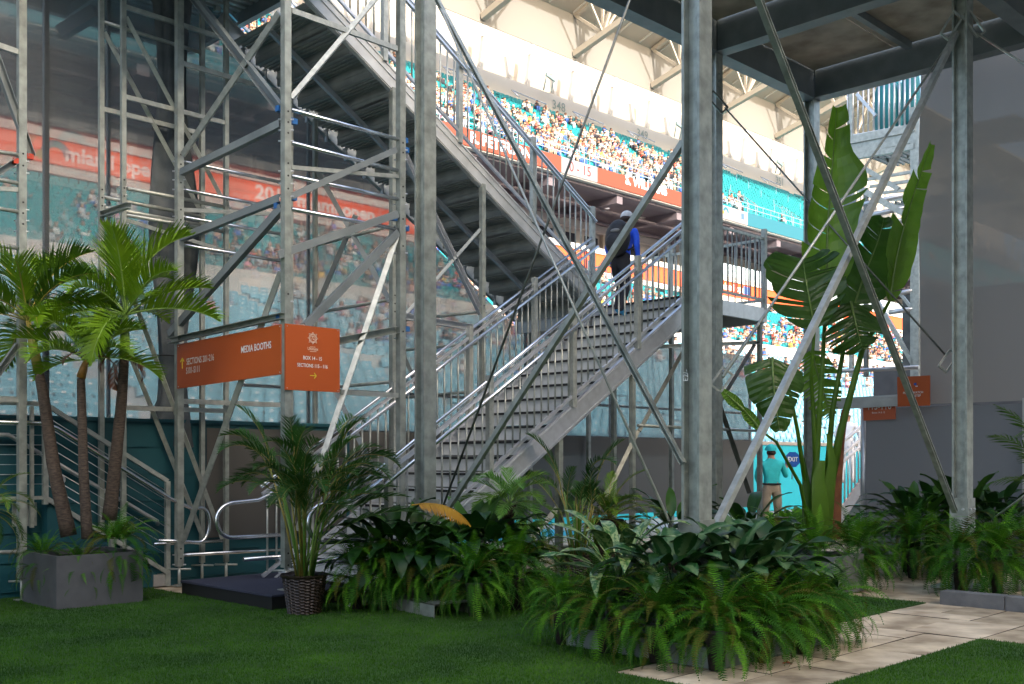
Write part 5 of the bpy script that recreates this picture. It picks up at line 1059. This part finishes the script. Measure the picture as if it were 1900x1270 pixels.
# ---- left planter with three palms
box_planter('palm_planter', 4.02, 4.87, 10.06, 10.88, 0, 0.50, 'planter_grey', 'square grey planter box holding the three small palms')
PALM = [frond_mesh('palm_frond', 0.88, 44, 0.33, 0.015, b_, 36, 64, mn, 'shaft_green', vee=.45, droop=.18, start=.18, rr=.010, seed=30 + i, jit=.12) for i, (b_, mn) in enumerate(((0.8, 'palm_green'), (1.4, 'palm_green'), (1.2, 'palm_green')))]
PALMB = [frond_mesh('palm_frond', 0.88, 44, 0.33, 0.016, b_, 36, 64, mn, 'cane', vee=.45, droop=.2, start=.20, rr=.010, seed=40 + i) for i, (b_, mn) in enumerate(((1.1, 'palm_deep'), (1.6, 'palm_green'), (1.4, 'palm_green')))]
def palm(pts, crown, r0, r1, label, seed, meshes, n, s, shaft=None, els=(80, 5)):
    t = empty('palm', pts[0], label, 'palm', 'palms in the grey box planter'); C = []; K = 14
    P = [Vector(p) for p in pts]
    for k in range(K + 1):
        f = k / K * (len(P) - 1); i = min(len(P) - 2, int(f)); C.append(P[i].lerp(P[i + 1], f - i))
    B = mb('trunk'); 
    B.path(C, r0, 12, [(r0 + (r1 - r0) * (k / K) ** .6) * (1.0 + .03 * (k % 2)) for k in range(K + 1)]); B.build('trunk', t)
    for k in range(2, K - 1, 1): c = C[k]; mb('trunk_dark').tube(c, c + ZD * .006, (r0 + (r1 - r0) * (k / K) ** .6) * 1.03, 12).build('ring_scar', t)
    cr = Vector(crown); mb(shaft or 'shaft_green').path([C[-1], C[-1].lerp(cr, .5), cr], r1, 10, [r1 * 1.15, r1 * 1.0, r1 * .5]).build('crown_shaft', t)
    place_fronds(t, meshes, cr, n, els[0], els[1], s * .85, s * 1.12, random.Random(seed)); return t
yp = 10.65
palm([at_y(128, 995, 10.45), at_y(100, 870, 10.45), at_y(80, 730, 10.5), at_y(72, 690, 10.5)], at_y(52, 596, 10.5), .078, .045, 'left leaning palm in the grey box, crown near the left edge', 51, PALMB, 17, 1.0, 'cane', (85, 0))
palm([at_y(162, 1000, 10.3), at_y(155, 880, 10.3), at_y(152, 765, 10.3), at_y(150, 702, 10.3)], at_y(160, 668, 10.3), .055, .038, 'middle shortest palm in the grey box with an orange stem', 53, PALM, 12, 0.85, 'cane_orange', (70, 0))
palm([at_y(203, 965, 10.7), at_y(215, 850, 10.7), at_y(226, 740, 10.7), at_y(231, 665, 10.7)], at_y(233, 585, 10.7), .075, .045, 'right tallest palm in the grey box with a pale green crown shaft', 57, PALM, 18, 1.15, 'shaft_green', (92, -8))
t = empty('dead_frond', at_y(228, 660, 10.7), 'brown dry frond hanging round the tallest palm stem', 'frond'); DRY = [frond_mesh('dry', .5, 22, .16, .014, 2.2, 40, 60, 'dry_brown', vee=0, droop=.9, seed=3)]
place_fronds(t, DRY, at_y(229, 660, 10.62), 4, 20, -40, .7, 1.0, random.Random(4)); place_fronds(t, DRY, at_y(168, 665, 10.25), 3, 60, -10, .7, .9, random.Random(8))
G_F = 'Boston ferns in the plant beds'
fern(G(4.70, 10.25), 1.0, 'big bushy fern spilling over the right corner of the grey box planter', 'ferns in the grey box planter', 60, 60, .62)
fern(G(4.32, 10.25), .62, 'small fern at the front of the grey box planter', 'ferns in the grey box planter', 61, 30, .45)
fern(G(4.12, 10.65), .8, 'fern hanging over the left side of the grey box planter', 'ferns in the grey box planter', 62, 34, .5)
# ---- wicker pots with areca palms
def pot(name, c, rt, rb, h, label, seed, meshes, n, L, cane='cane', els=(85, 38), ncane=18, spread=.09, mat_='wicker'):
    c = Vector(c); t = empty('wicker_pot', c, label, 'pot'); B = mb(mat_); NR, NA = 26, 72; vs = []
    for j in range(NR + 1):
        for k in range(NA):
            a = 2 * math.pi * k / NA; r = rb + (rt - rb) * j / NR; st = k // 3
            r += .006 * (1 if (st + j // 1) % 2 else -1) * (1 if j < NR - 1 else 0) + (.012 if j >= NR - 1 else 0)
            vs.append(c + Vector((r * math.cos(a), r * math.sin(a), h * j / NR + (0.003 if (k // 3) % 2 else 0))))
    B.add(vs, [(j * NA + k, j * NA + (k + 1) % NA, (j + 1) * NA + (k + 1) % NA, (j + 1) * NA + k) for j in range(NR) for k in range(NA)]); B.build('basket', t)
    mb('soil').tube(c + ZD * h * .8, c + ZD * h * .9, rt * .92, 20).build('soil', t)
    t2 = empty(name, c + ZD * h * .9, label.replace('wicker pot', 'areca palm growing in a wicker pot') if 'wicker' in label else label, 'palm'); r = random.Random(seed)
    for k in range(ncane):
        az = r.uniform(0, 6.28); rad = r.uniform(.02, spread); b_ = c + ZD * h * .88 + Vector((math.cos(az) * rad, math.sin(az) * rad, 0)); le = r.uniform(.3, .62) * L; q_ = b_ + Vector((math.cos(az) * le * .24, math.sin(az) * le * .24, le)); mid = b_.lerp(q_, .5) - Vector((math.cos(az), math.sin(az), 0)) * .02 * le
        mb(r.choice([cane, 'shaft_green', 'banana', 'areca_light'])).path([b_, mid, q_], .009, 6, [.013, .010, .006]).build('cane', t2)
        for j in range(max(1, n // ncane)):
            azm = az - math.pi / 2 + r.uniform(-.9, .9); el = math.radians(r.uniform(els[1], els[0])); s = r.uniform(.75, 1.15)
            mw = Matrix.Translation(b_.lerp(q_, r.uniform(.65, 1))) @ Matrix.Rotation(azm, 4, 'Z') @ Matrix.Rotation(el, 4, 'X') @ Matrix.Rotation(r.uniform(-.5, .5), 4, 'Y') @ Matrix.Scale(s, 4); put(r.choice(meshes), 'frond', t2, mw)
    return t2
ARE = [frond_mesh('areca_frond', 0.72, 28, 0.19, 0.011, b_, 40, 64, mn, 'cane', vee=.25, droop=.25, start=.28, rr=.006, seed=70 + i) for i, (b_, mn) in enumerate(((1.0, 'areca'), (1.5, 'areca'), (1.9, 'areca')))]
ARL = [frond_mesh('light_frond', 0.75, 30, 0.22, 0.012, b_, 42, 66, mn, 'shaft_green', vee=.2, droop=.3, start=.2, rr=.006, seed=80 + i) for i, (b_, mn) in enumerate(((1.3, 'areca_light'), (1.9, 'areca_light'), (1.6, 'palm_green')))]
pp = gr(565, 1138)
A1 = pot('areca_palm', pp, .205, .15, .36, 'dark wicker pot on the lawn beside the black platform', 71, ARE, 66, 1.95, els=(90, 40), ncane=22, spread=.08)
LONG = frond_mesh('long_frond', 1.35, 40, 0.27, 0.018, 1.35, 45, 66, 'areca', 'shaft_green', vee=.15, droop=.35, start=.3, rr=.008, seed=90)
for az, el, s in ((-80, 52, 1.0), (-66, 40, .9), (-98, 64, .95), (-50, 66, 1.0), (-110, 75, .95)): put(LONG, 'frond', A1, Matrix.Translation(pp + ZD * .42) @ Matrix.Rotation(math.radians(az), 4, 'Z') @ Matrix.Rotation(math.radians(el), 4, 'X') @ Matrix.Scale(s, 4))
YEL = frond_mesh('yellow_frond', .62, 34, .14, .015, 1.35, 35, 60, 'yellow_frond', 'yellow_frond', vee=-1.3, droop=.25, start=.1, rr=.007, seed=91)
put(YEL, 'frond', A1, Matrix.Translation(at_y(764, 938, 8.9)) @ Matrix.Rotation(math.radians(-96), 4, 'Z') @ Matrix.Rotation(math.radians(10), 4, 'X') @ Matrix.Rotation(.25, 4, 'Y') @ Matrix.Scale(.92, 4), 'bright yellow drooping frond tip')
A2p = pot('areca_palm', gr(1073, 1087), .215, .17, .36, 'black woven wicker pot behind the fern beds', 73, ARE, 34, 1.3, els=(88, 50))
# ---- other palms
def bush_palm(name, c, th, tr_, meshes, n, s, label, seed, mn='trunk_dark', els=(80, -30), grp=None):
    c = Vector(c); t = empty(name, c, label, 'palm', grp); K = 10
    B = mb(mn); r = random.Random(seed)
    B.path([c + ZD * th * k / K for k in range(K + 1)], tr_, 12, [tr_ * (1 + .12 * (k % 2)) for k in range(K + 1)]); B.build('trunk', t)
    for k in range(40): a = r.uniform(0, 6.28); z = r.uniform(0, th); p = c + ZD * z + Vector((math.cos(a), math.sin(a), 0)) * tr_; mb('trunk').path([p, p + Vector((math.cos(a) * .03, math.sin(a) * .03, .05))], .012, 4, [.014, .004]).build('leaf_scar', t)
    place_fronds(t, meshes, c + ZD * th, n, els[0], els[1], s * .85, s * 1.1, r); return t
PYG = [frond_mesh('pygmy_frond', 0.75, 40, 0.15, 0.009, b_, 38, 60, mn, 'cane', vee=.15, droop=.3, start=.15, rr=.006, seed=95 + i) for i, (b_, mn) in enumerate(((1.3, 'palm_green'), (1.9, 'areca'), (2.3, 'palm_green')))]
bush_palm('pygmy_palm', G(9.55, 7.95), 0.72, .17, PYG, 36, 1.0, 'stout pygmy palm with dark shaggy trunk left of the nearest column', 101)
bush_palm('pygmy_palm', at_y(945, 1010, 10.6) * Vector((1, 1, 0)), 0.95, .05, ARL, 30, .78, 'bright yellow-green feathery palm in front of the stair stringer', 103, els=(75, -25))
bush_palm('pygmy_palm', at_y(-28, 1010, 9.6) * Vector((1, 1, 0)), 0.95, .06, PYG, 24, .72, 'dark feathery palm cut off by the left edge', 107)
KEN = [frond_mesh('kentia_frond', 1.0, 22, 0.26, 0.02, b_, 35, 60, 'palm_deep', 'palm_deep', vee=-.1, droop=.5, start=.1, rr=.008, seed=110 + i) for i, b_ in enumerate((.9, 1.3))]
t = empty('kentia_palm', at_y(1960, 1010, 9.0) * Vector((1, 1, 0)), 'dark palm fronds reaching in from the right edge', 'palm')
bb = at_y(1960, 1000, 9.0)
mb('cane').path([bb * Vector((1, 1, 0)), bb, at_y(1955, 905, 9.0)], .03, 8).build('trunk', t)
for az, el, s, (x, y) in ((88, 22, .62, (1960, 905)), (78, 62, .75, (1950, 895)), (95, 12, .62, (1990, 800)), (60, 70, .8, (1960, 880)), (110, 45, .6, (1960, 900)), (-60, 50, .8, (1970, 900))): put(KEN[int(s * 100) % 2], 'frond', t, Matrix.Translation(at_y(x, y, 9.0)) @ Matrix.Rotation(math.radians(az), 4, 'Z') @ Matrix.Rotation(math.radians(el), 4, 'X') @ Matrix.Rotation(.5, 4, 'Y') @ Matrix.Scale(s, 4))
# ---- bed 1 around the column at the stair foot
t = empty('steel_ballast_tray', gr(760, 1130), 'open galvanised steel channel lying under the ferns left of centre', 'tray')
a, b_ = gr(806, 1147), gr(690, 1121); d = (a - b_).normalized(); s_ = Vector((-d.y, d.x, 0)); s_ = s_ if s_.y > 0 else -s_; e1 = gr(828, 1139)
B = mb('galv_old'); tt = .01
for (o1, zz0, zz1, wd) in ((0, 0, .11, 0.01), (.42, 0, .11, .01)): B.bar(b_ + s_ * o1 + ZD * .055, a + s_ * o1 + ZD * .055, wd, .11)
B.add([b_ + ZD * .11, a + ZD * .11, a + s_ * .42 + ZD * .11, b_ + s_ * .42 + ZD * .11], [(0, 1, 2, 3)]); B.add([b_ + ZD * .12, a + ZD * .12, a + s_ * .42 + ZD * .12, b_ + s_ * .42 + ZD * .12], [(0, 1, 2, 3)]); B.build('channel', t)
for k, (px, yy, s, lab) in enumerate(((662, 10.0, 1.05, 'fern at the left end of the left bed, beside the black platform'), (712, 9.95, 1.0, 'fern hanging over the rear of the open steel channel'), (775, 9.9, .95, 'fern standing right behind the open end of the steel channel, below the column'), (880, 9.55, 1.05, 'fern on the lawn at the front of the left bed, right of the steel channel'), (830, 10.0, .95, 'dark fern in the middle of the left bed'), (958, 9.95, 1.1, 'fern at the right end of the left bed'), (990, 10.6, 1.1, 'fern at the back right of the left bed, touching the pavement'), (925, 10.3, 1.0, 'fern behind the front fern of the left bed'), (670, 10.6, 1.1, 'fern at the back left of the left bed'))):
    if k in (7, 8): continue
    fern(at_y(px, 855, yy) * Vector((1, 1, 0)), s * .98, lab, G_F, 200 + k, 62, .42)
for k, (px, yy, n, s, lab) in enumerate(((725, 10.15, 34, 1.0, 'dark green broad-leaved lily left of the yellow frond'), (775, 10.1, 30, .95, 'second lily from the left in the left bed, in front of the column'), (835, 10.2, 24, .85, 'dark broad-leaved lily right under the yellow frond'), (885, 10.2, 36, 1.05, 'dark green broad-leaved lily right of the yellow frond'), (935, 10.4, 26, .9, 'rightmost broad-leaved lily of the left bed'))):
    leafy('peace_lily', at_y(px, 855, yy) * Vector((1, 1, 0)), LILY, n, s * 1.15, lab, 'plant', 210 + k, z=.42, el=(88, 12))
# ---- bed 2 around the nearest column
bedw = [(5.98, 4.05), (6.45, 3.98), (6.95, 3.98), (7.45, 4.05), (7.62, 4.5), (7.65, 5.05), (5.92, 4.5), (5.95, 4.98), (6.0, 5.45), (6.5, 5.55), (7.1, 5.6), (6.35, 4.45), (7.1, 4.45)]
labs = ['at the nearest corner of the middle bed, touching the path', 'second along the path side of the middle bed', 'third along the path side of the middle bed', 'at the right corner of the middle bed, drooping onto the path', 'on the right side of the middle bed', 'at the back right of the middle bed', 'second from the nearest corner on the lawn side of the middle bed', 'third on the lawn side of the middle bed', 'at the left corner of the middle bed', 'at the back left of the middle bed', 'at the very back of the middle bed behind the column', 'inside the middle bed in front of the silver-leaved plants', 'inside the middle bed at its right half']
for k, ((u, v), lab) in enumerate(zip(bedw, labs)): fern(G(u, v), (.98 if k < 8 else .72 if k == 8 else .8), 'fern ' + lab, G_F, 230 + k, 60, .36 if k < 11 else .42)
B = mb('deck_steel'); B.gbox(5.98, 7.5, 4.05, 4.07, -.005, .14); B.gbox(5.98, 6.0, 4.0705, 5.4, 0, .14); B.gbox(7.48, 7.5, 4.0705, 5.4, -.005, .14); B.gbox(6.0005, 7.4795, 4.0705, 5.4, .10, .11); B.build('bed_tray', label='galvanised steel tray edge under the middle fern bed', cat='tray', loc=G(6.7, 4.7, 0))
mb('ballast').gbox(6.2, 7.3, 4.3, 5.2, .115, .36).build('ballast_block', label='dark concrete ballast hidden among the plants of the middle bed', cat='block', loc=G(6.7, 4.7, .115))
for k, (u, v, ms, n, s, nm, lab) in enumerate(((6.3, 5.15, VARI, 26, 1.0, 'variegated_plant', 'white-streaked leafy plant at the left of the middle bed'), (6.62, 4.35, AGLA, 30, 1.0, 'silver_leaf_plant', 'silver-green leafy plant directly below the nearest column'), (6.25, 4.6, AGLA, 28, 1.0, 'silver_leaf_plant', 'silver-green leafy plant left of the column foot'), (7.05, 4.3, AGLA, 24, .95, 'silver_leaf_plant', 'silver-green leafy plant right of the column foot'), (7.25, 4.75, AGLA, 20, .9, 'silver_leaf_plant', 'silver-green leafy plant at the right of the bright brace foot'))):
    leafy(nm, G(u, v), ms, n, s * 1.22, lab, 'plant', 260 + k, z=.52, el=(85, 20))
t = empty('fallen_red_leaf', gr(1460, 1232), 'small dry red leaf fallen on the stone path', 'leaf'); put(leaf_mesh('red', .09, .06, 1.6, 'red_leaf' if 'red_leaf' in M else 'red_cap', .02, 3), 'leaf_blade', t, Matrix.Translation(gr(1452, 1232) + ZD * .004) @ Matrix.Rotation(-1.4, 4, 'Z') @ Matrix.Rotation(.3, 4, 'X'))
# ---- bed 3 behind, with the tall banana-like plant
for k, (px, py, s, lab) in enumerate(((1450, 1085, 1.0, 'at the left foot of the tall banana-like plant'), (1520, 1100, 1.0, 'right in front of the tall banana-like plant'), (1590, 1095, 1.1, 'spreading right of the banana-like stems'), (1620, 1070, 1.0, 'at the back right behind the banana-like stems'), (1470, 1055, .9, 'behind the left foot of the banana-like plant'), (1395, 1075, .9, 'left of the banana-like plant below the person in teal'))):
    fern(gr(px, py) + Vector((0, .1, 0)), s * 1.1, 'fern ' + lab, G_F, 280 + k, 54, .46)
leafy('cast_iron_plant', gr(1385, 1070), ASPI, 30, 1.05, 'arching broad-leaved plant right of the nearest column foot', 'plant', 300, z=.42, el=(75, 5)); leafy('cast_iron_plant', gr(1250, 1068), ASPI, 20, 1.0, 'broad-leaved plant left behind the nearest column', 'plant', 301, z=.42)
box_planter('stone_planter', 10.1, 10.75, 5.4, 6.3, 0, .40, 'ballast', 'grey planter box half hidden under the fern right of the banana-like plant')
# ---- bed 4 at right
for k, (px, py, s, lab) in enumerate(((1700, 1075, 1.0, 'fern at the left end of the right bed'), (1790, 1105, 1.05, 'fern at the front of the right bed over the concrete curb'), (1860, 1108, 1.1, 'fern at the right edge of the picture in the right bed'), (1745, 1070, .9, 'fern in the middle of the right bed'), (1920, 1095, 1.0, 'fern just cut by the right picture edge'))):
    fern(gr(px, py) + Vector((0, .12, 0)), s * 1.2, lab, G_F, 310 + k, 56, .48)
for k, (px, py, s) in enumerate(((1690, 1062, 1.0), (1735, 1058, 1.0), (1790, 1060, 1.1), (1850, 1062, 1.1))): leafy('cast_iron_plant', gr(px, py), ASPI, 36, s * 1.0, ['dark broad-leaved plant at the left end of the right bed', 'dark broad-leaved plant second from left in the right bed', 'dark broad-leaved plant at the foot of the right column', 'dark broad-leaved plant right of the right column foot'][k], 'plant', 320 + k, z=.50)
t = empty('concrete_curb', gr(1760, 1110), 'low concrete curb in front of the right plant bed', 'curb')
for k in range(7):
    v = 4.4 - k * .62; mb('ballast').gbox(10.34, 10.52, v - .61, v, -.02, .12).build('curb_block', t)
# ---- low green shrubs near the person in teal
SH = [leaf_mesh('shrub_leaf', .16, .11, 1.0, mn, .12, i + 60) for i, mn in enumerate(('fern_light', 'areca_light', 'lily_light'))]
for k in range(6): leafy('low_shrub', at_y(1465 + k * 22, 1000, 19.5 + (k % 2) * .8) * Vector((1, 1, 0)), SH, 60, 1.5, ['low leafy shrub beside the person in teal', 'second low shrub right of the person in teal', 'low shrub behind the banana-like sheath', 'low shrub right of the banana-like sheath', 'low shrub beside the small court steps', 'low shrub at the foot of the court steps'][k], 'shrub', 330 + k, 'low shrubs along the teal court wall', z=.12, el=(88, 0), spread=.25)
# ---- the tall banana-like plant
YB = 12.75
BP = empty('banana_plant', at_y(1515, 1010, YB) * Vector((1, 1, 0)), 'tall bird of paradise plant with huge torn green leaves', 'plant')
def bl(name, pts, widths, mn, y=YB, side=(1, 0, 0), seed=0, tears=.35, gap=.03, fold=.18, label=None, droop=0.0, strips=22):
    r = random.Random(seed); P = [at_y(px, py, y + dy) for px, py, dy in pts]; side = Vector(side).normalized(); B = mb(mn)
    def cr(t): # catmull-rom
        f = t * (len(P) - 1); i = min(len(P) - 2, int(f)); f -= i; p0 = P[max(0, i - 1)]; p1 = P[i]; p2 = P[i + 1]; p3 = P[min(len(P) - 1, i + 2)]
        return 0.5 * ((2 * p1) + (p2 - p0) * f + (2 * p0 - 5 * p1 + 4 * p2 - p3) * f * f + (3 * p1 - p0 - 3 * p2 + p3) * f ** 3)
    def wd(t, arr):
        f = t * (len(arr) - 1); i = min(len(arr) - 2, int(f)); return (arr[i] + (arr[i + 1] - arr[i]) * (f - i)) / F * y
    def sdv(t):
        d = (cr(min(1, t + .02)) - cr(max(0, t - .02))).normalized(); s = side - d * side.dot(d); return s.normalized(), d
    for sg in (-1, 1):
        arr = widths[0] if sg < 0 else widths[1]; off = 0.0; ang = fold; prev_t = 0; 
        for k in range(strips):
            t0, t1 = k / strips, (k + 1) / strips; tear = r.random() < tears and k > 1
            if tear: off = r.uniform(-.3, .35); ang = fold + r.uniform(-.22, .22)
            g0 = gap * r.uniform(.3, 1.3) * .55 if tear else 0; K = 5; vs = []
            for j in range(K + 1):
                f = j / K
                for tt in (t0, t1):
                    s, d = sdv(tt); nrm = s.cross(d); w_ = wd(tt, arr) * 1.22 * (1 - (.07 if tear and j == K and tt == t0 else 0)); tt2 = tt + (g0 * f if tt == t0 else 0)
                    c = cr(min(1, tt2)); out = s * sg * math.cos(ang * f * 1.2) + nrm * math.sin(ang * f * 1.2) * 1.0; q_ = c + out * w_ * f + d * w_ * f * (.32 + .1 * off) - ZD * droop * w_ * f * f + nrm * .006 * math.sin(tt * 60 + f * 3)
                    vs.append(q_)
            B.add(vs, [(2 * j, 2 * j + 1, 2 * j + 3, 2 * j + 2) for j in range(K)], False)
    o = B.build('leaf', BP, label); mb('banana_rib').path([cr(k / 12) + Vector((0, -.012, 0)) for k in range(13)], .012, 6, [.016 * (1 - k / 14) for k in range(13)]).build('leaf_midrib', o); return o
W = lambda a: (a, a)
bl('a', [(1533, 545, 0), (1535, 430, 0), (1543, 320, .05), (1552, 200, .15)], ([25, 48, 46, 42, 34, 26, 20, 14, 8], [20, 40, 42, 46, 58, 50, 26, 22, 14]), 'banana', seed=1, tears=.3, label='tallest upright leaf', fold=.35)
bl('b', [(1650, 560, .1), (1665, 470, .1), (1692, 370, .1), (1728, 268, .15)], ([14, 36, 40, 36, 28, 20, 8], [12, 30, 34, 28, 22, 18, 8]), 'banana', y=YB + .1, seed=2, tears=.35, label='narrow bright leaf leaning right', side=(.8, .6, 0))
bl('c', [(1578, 590, .3), (1600, 520, .3), (1628, 450, .3), (1640, 404, .35)], ([20, 52, 52, 34, 6], [18, 48, 48, 34, 6]), 'banana_dark', y=YB + .1, seed=3, tears=.2, label='dark leaf in the centre of the fan')
bl('d', [(1511, 612, -.3), (1502, 560, -.35), (1494, 515, -.3), (1490, 480, -.1)], ([20, 62, 66, 58, 40], [20, 56, 60, 56, 30]), 'banana_dark', y=YB - .1, seed=4, tears=.3, gap=.03, label='dark torn leaf bending over at left')
bl('e', [(1578, 560, -.1), (1585, 590, -.2), (1592, 620, -.25), (1600, 648, -.2)], ([30, 48, 50, 40, 14], [30, 46, 48, 36, 12]), 'banana_dark', y=YB, seed=5, tears=.25, label='dark drooping leaf below the centre')
bl('f', [(1433, 664, -.2), (1434, 700, -.3), (1438, 745, -.32), (1446, 800, -.3)], ([42, 40, 36, 22, 6], [48, 50, 42, 26, 8]), 'banana_dark', y=YB - .8, seed=6, tears=.25, gap=.02, label='short dark leaf hanging at the lower left')
bl('g', [(1505, 650, .2), (1515, 690, .2), (1530, 735, .2), (1540, 775, .2)], ([20, 34, 34, 26, 8], [20, 36, 34, 22, 6]), 'banana', y=YB + .3, seed=7, tears=.7, gap=.08, label='shredded small leaf behind the stems')
bl('h', [(1380, 762, 0), (1368, 750, 0), (1352, 736, 0), (1338, 722, 0)], ([3, 9, 10, 7, 2], [3, 8, 9, 6, 2]), 'banana', y=YB - 1.2, seed=8, tears=0, label='small young leaf beside the nearest column')
bl('i', [(1412, 800, 0), (1398, 782, 0), (1386, 768, 0), (1378, 756, 0)], ([3, 9, 10, 7, 2], [3, 8, 9, 6, 2]), 'banana', y=YB - 1.2, seed=9, tears=0, label='second small young leaf below the first')
def stem(pts, r0, r1, mn='banana_rib'):
    P = [at_y(a, b_, YB + c) for a, b_, c in pts]; mb(mn).path(P, r0, 8, [r0 + (r1 - r0) * k / (len(P) - 1) for k in range(len(P))]).build('stem', BP)
stem([(1505, 960, 0), (1515, 850, 0), (1525, 700, 0), (1533, 545, 0)], .05, .02, 'banana'); stem([(1535, 930, 0), (1560, 800, 0), (1600, 650, .05), (1650, 560, .1)], .06, .02, 'banana'); stem([(1530, 930, .1), (1545, 760, .1), (1565, 650, .2), (1578, 590, .3)], .04, .02, 'banana')
stem([(1500, 940, 0), (1480, 800, -.1), (1460, 700, -.2), (1433, 664, -.9)], .03, .012, 'banana'); stem([(1505, 1000, -.1), (1485, 900, -.3), (1440, 820, -.8), (1412, 800, -1.2)], .025, .012, 'banana'); stem([(1515, 900, 0), (1510, 780, 0), (1505, 700, .1), (1511, 612, -.3)], .035, .018, 'banana'); 
for (pts, w0, w1, mn) in (([(1525, 1000, -.05), (1535, 920, -.05), (1545, 860, -.05), (1536, 805, -.05)], .12, .02, 'banana'), ([(1522, 1000, -.12), (1522, 940, -.14), (1518, 890, -.14), (1524, 855, -.1)], .13, .05, 'banana'), ([(1505, 1000, -.05), (1500, 950, -.05), (1496, 900, -.05), (1490, 850, -.05)], .11, .02, 'banana_dark'), ([(1545, 1000, 0), (1550, 900, 0), (1558, 820, 0), (1568, 760, 0)], .10, .04, 'dry_brown')):
    P = [at_y(a, b_, YB + c) for a, b_, c in pts]; B = mb(mn); vs = []
    for k, p in enumerate(P):
        w_ = w0 + (w1 - w0) * k / 3
        for j in range(7): a = -1.4 + 2.8 * j / 6; vs.append(p + Vector((math.sin(a) * w_, -math.cos(a) * w_ * .22, 0)))
    B.add(vs, [(k * 7 + j, k * 7 + j + 1, (k + 1) * 7 + j + 1, (k + 1) * 7 + j) for k in range(3) for j in range(6)], True); B.build('leaf_sheath', BP)
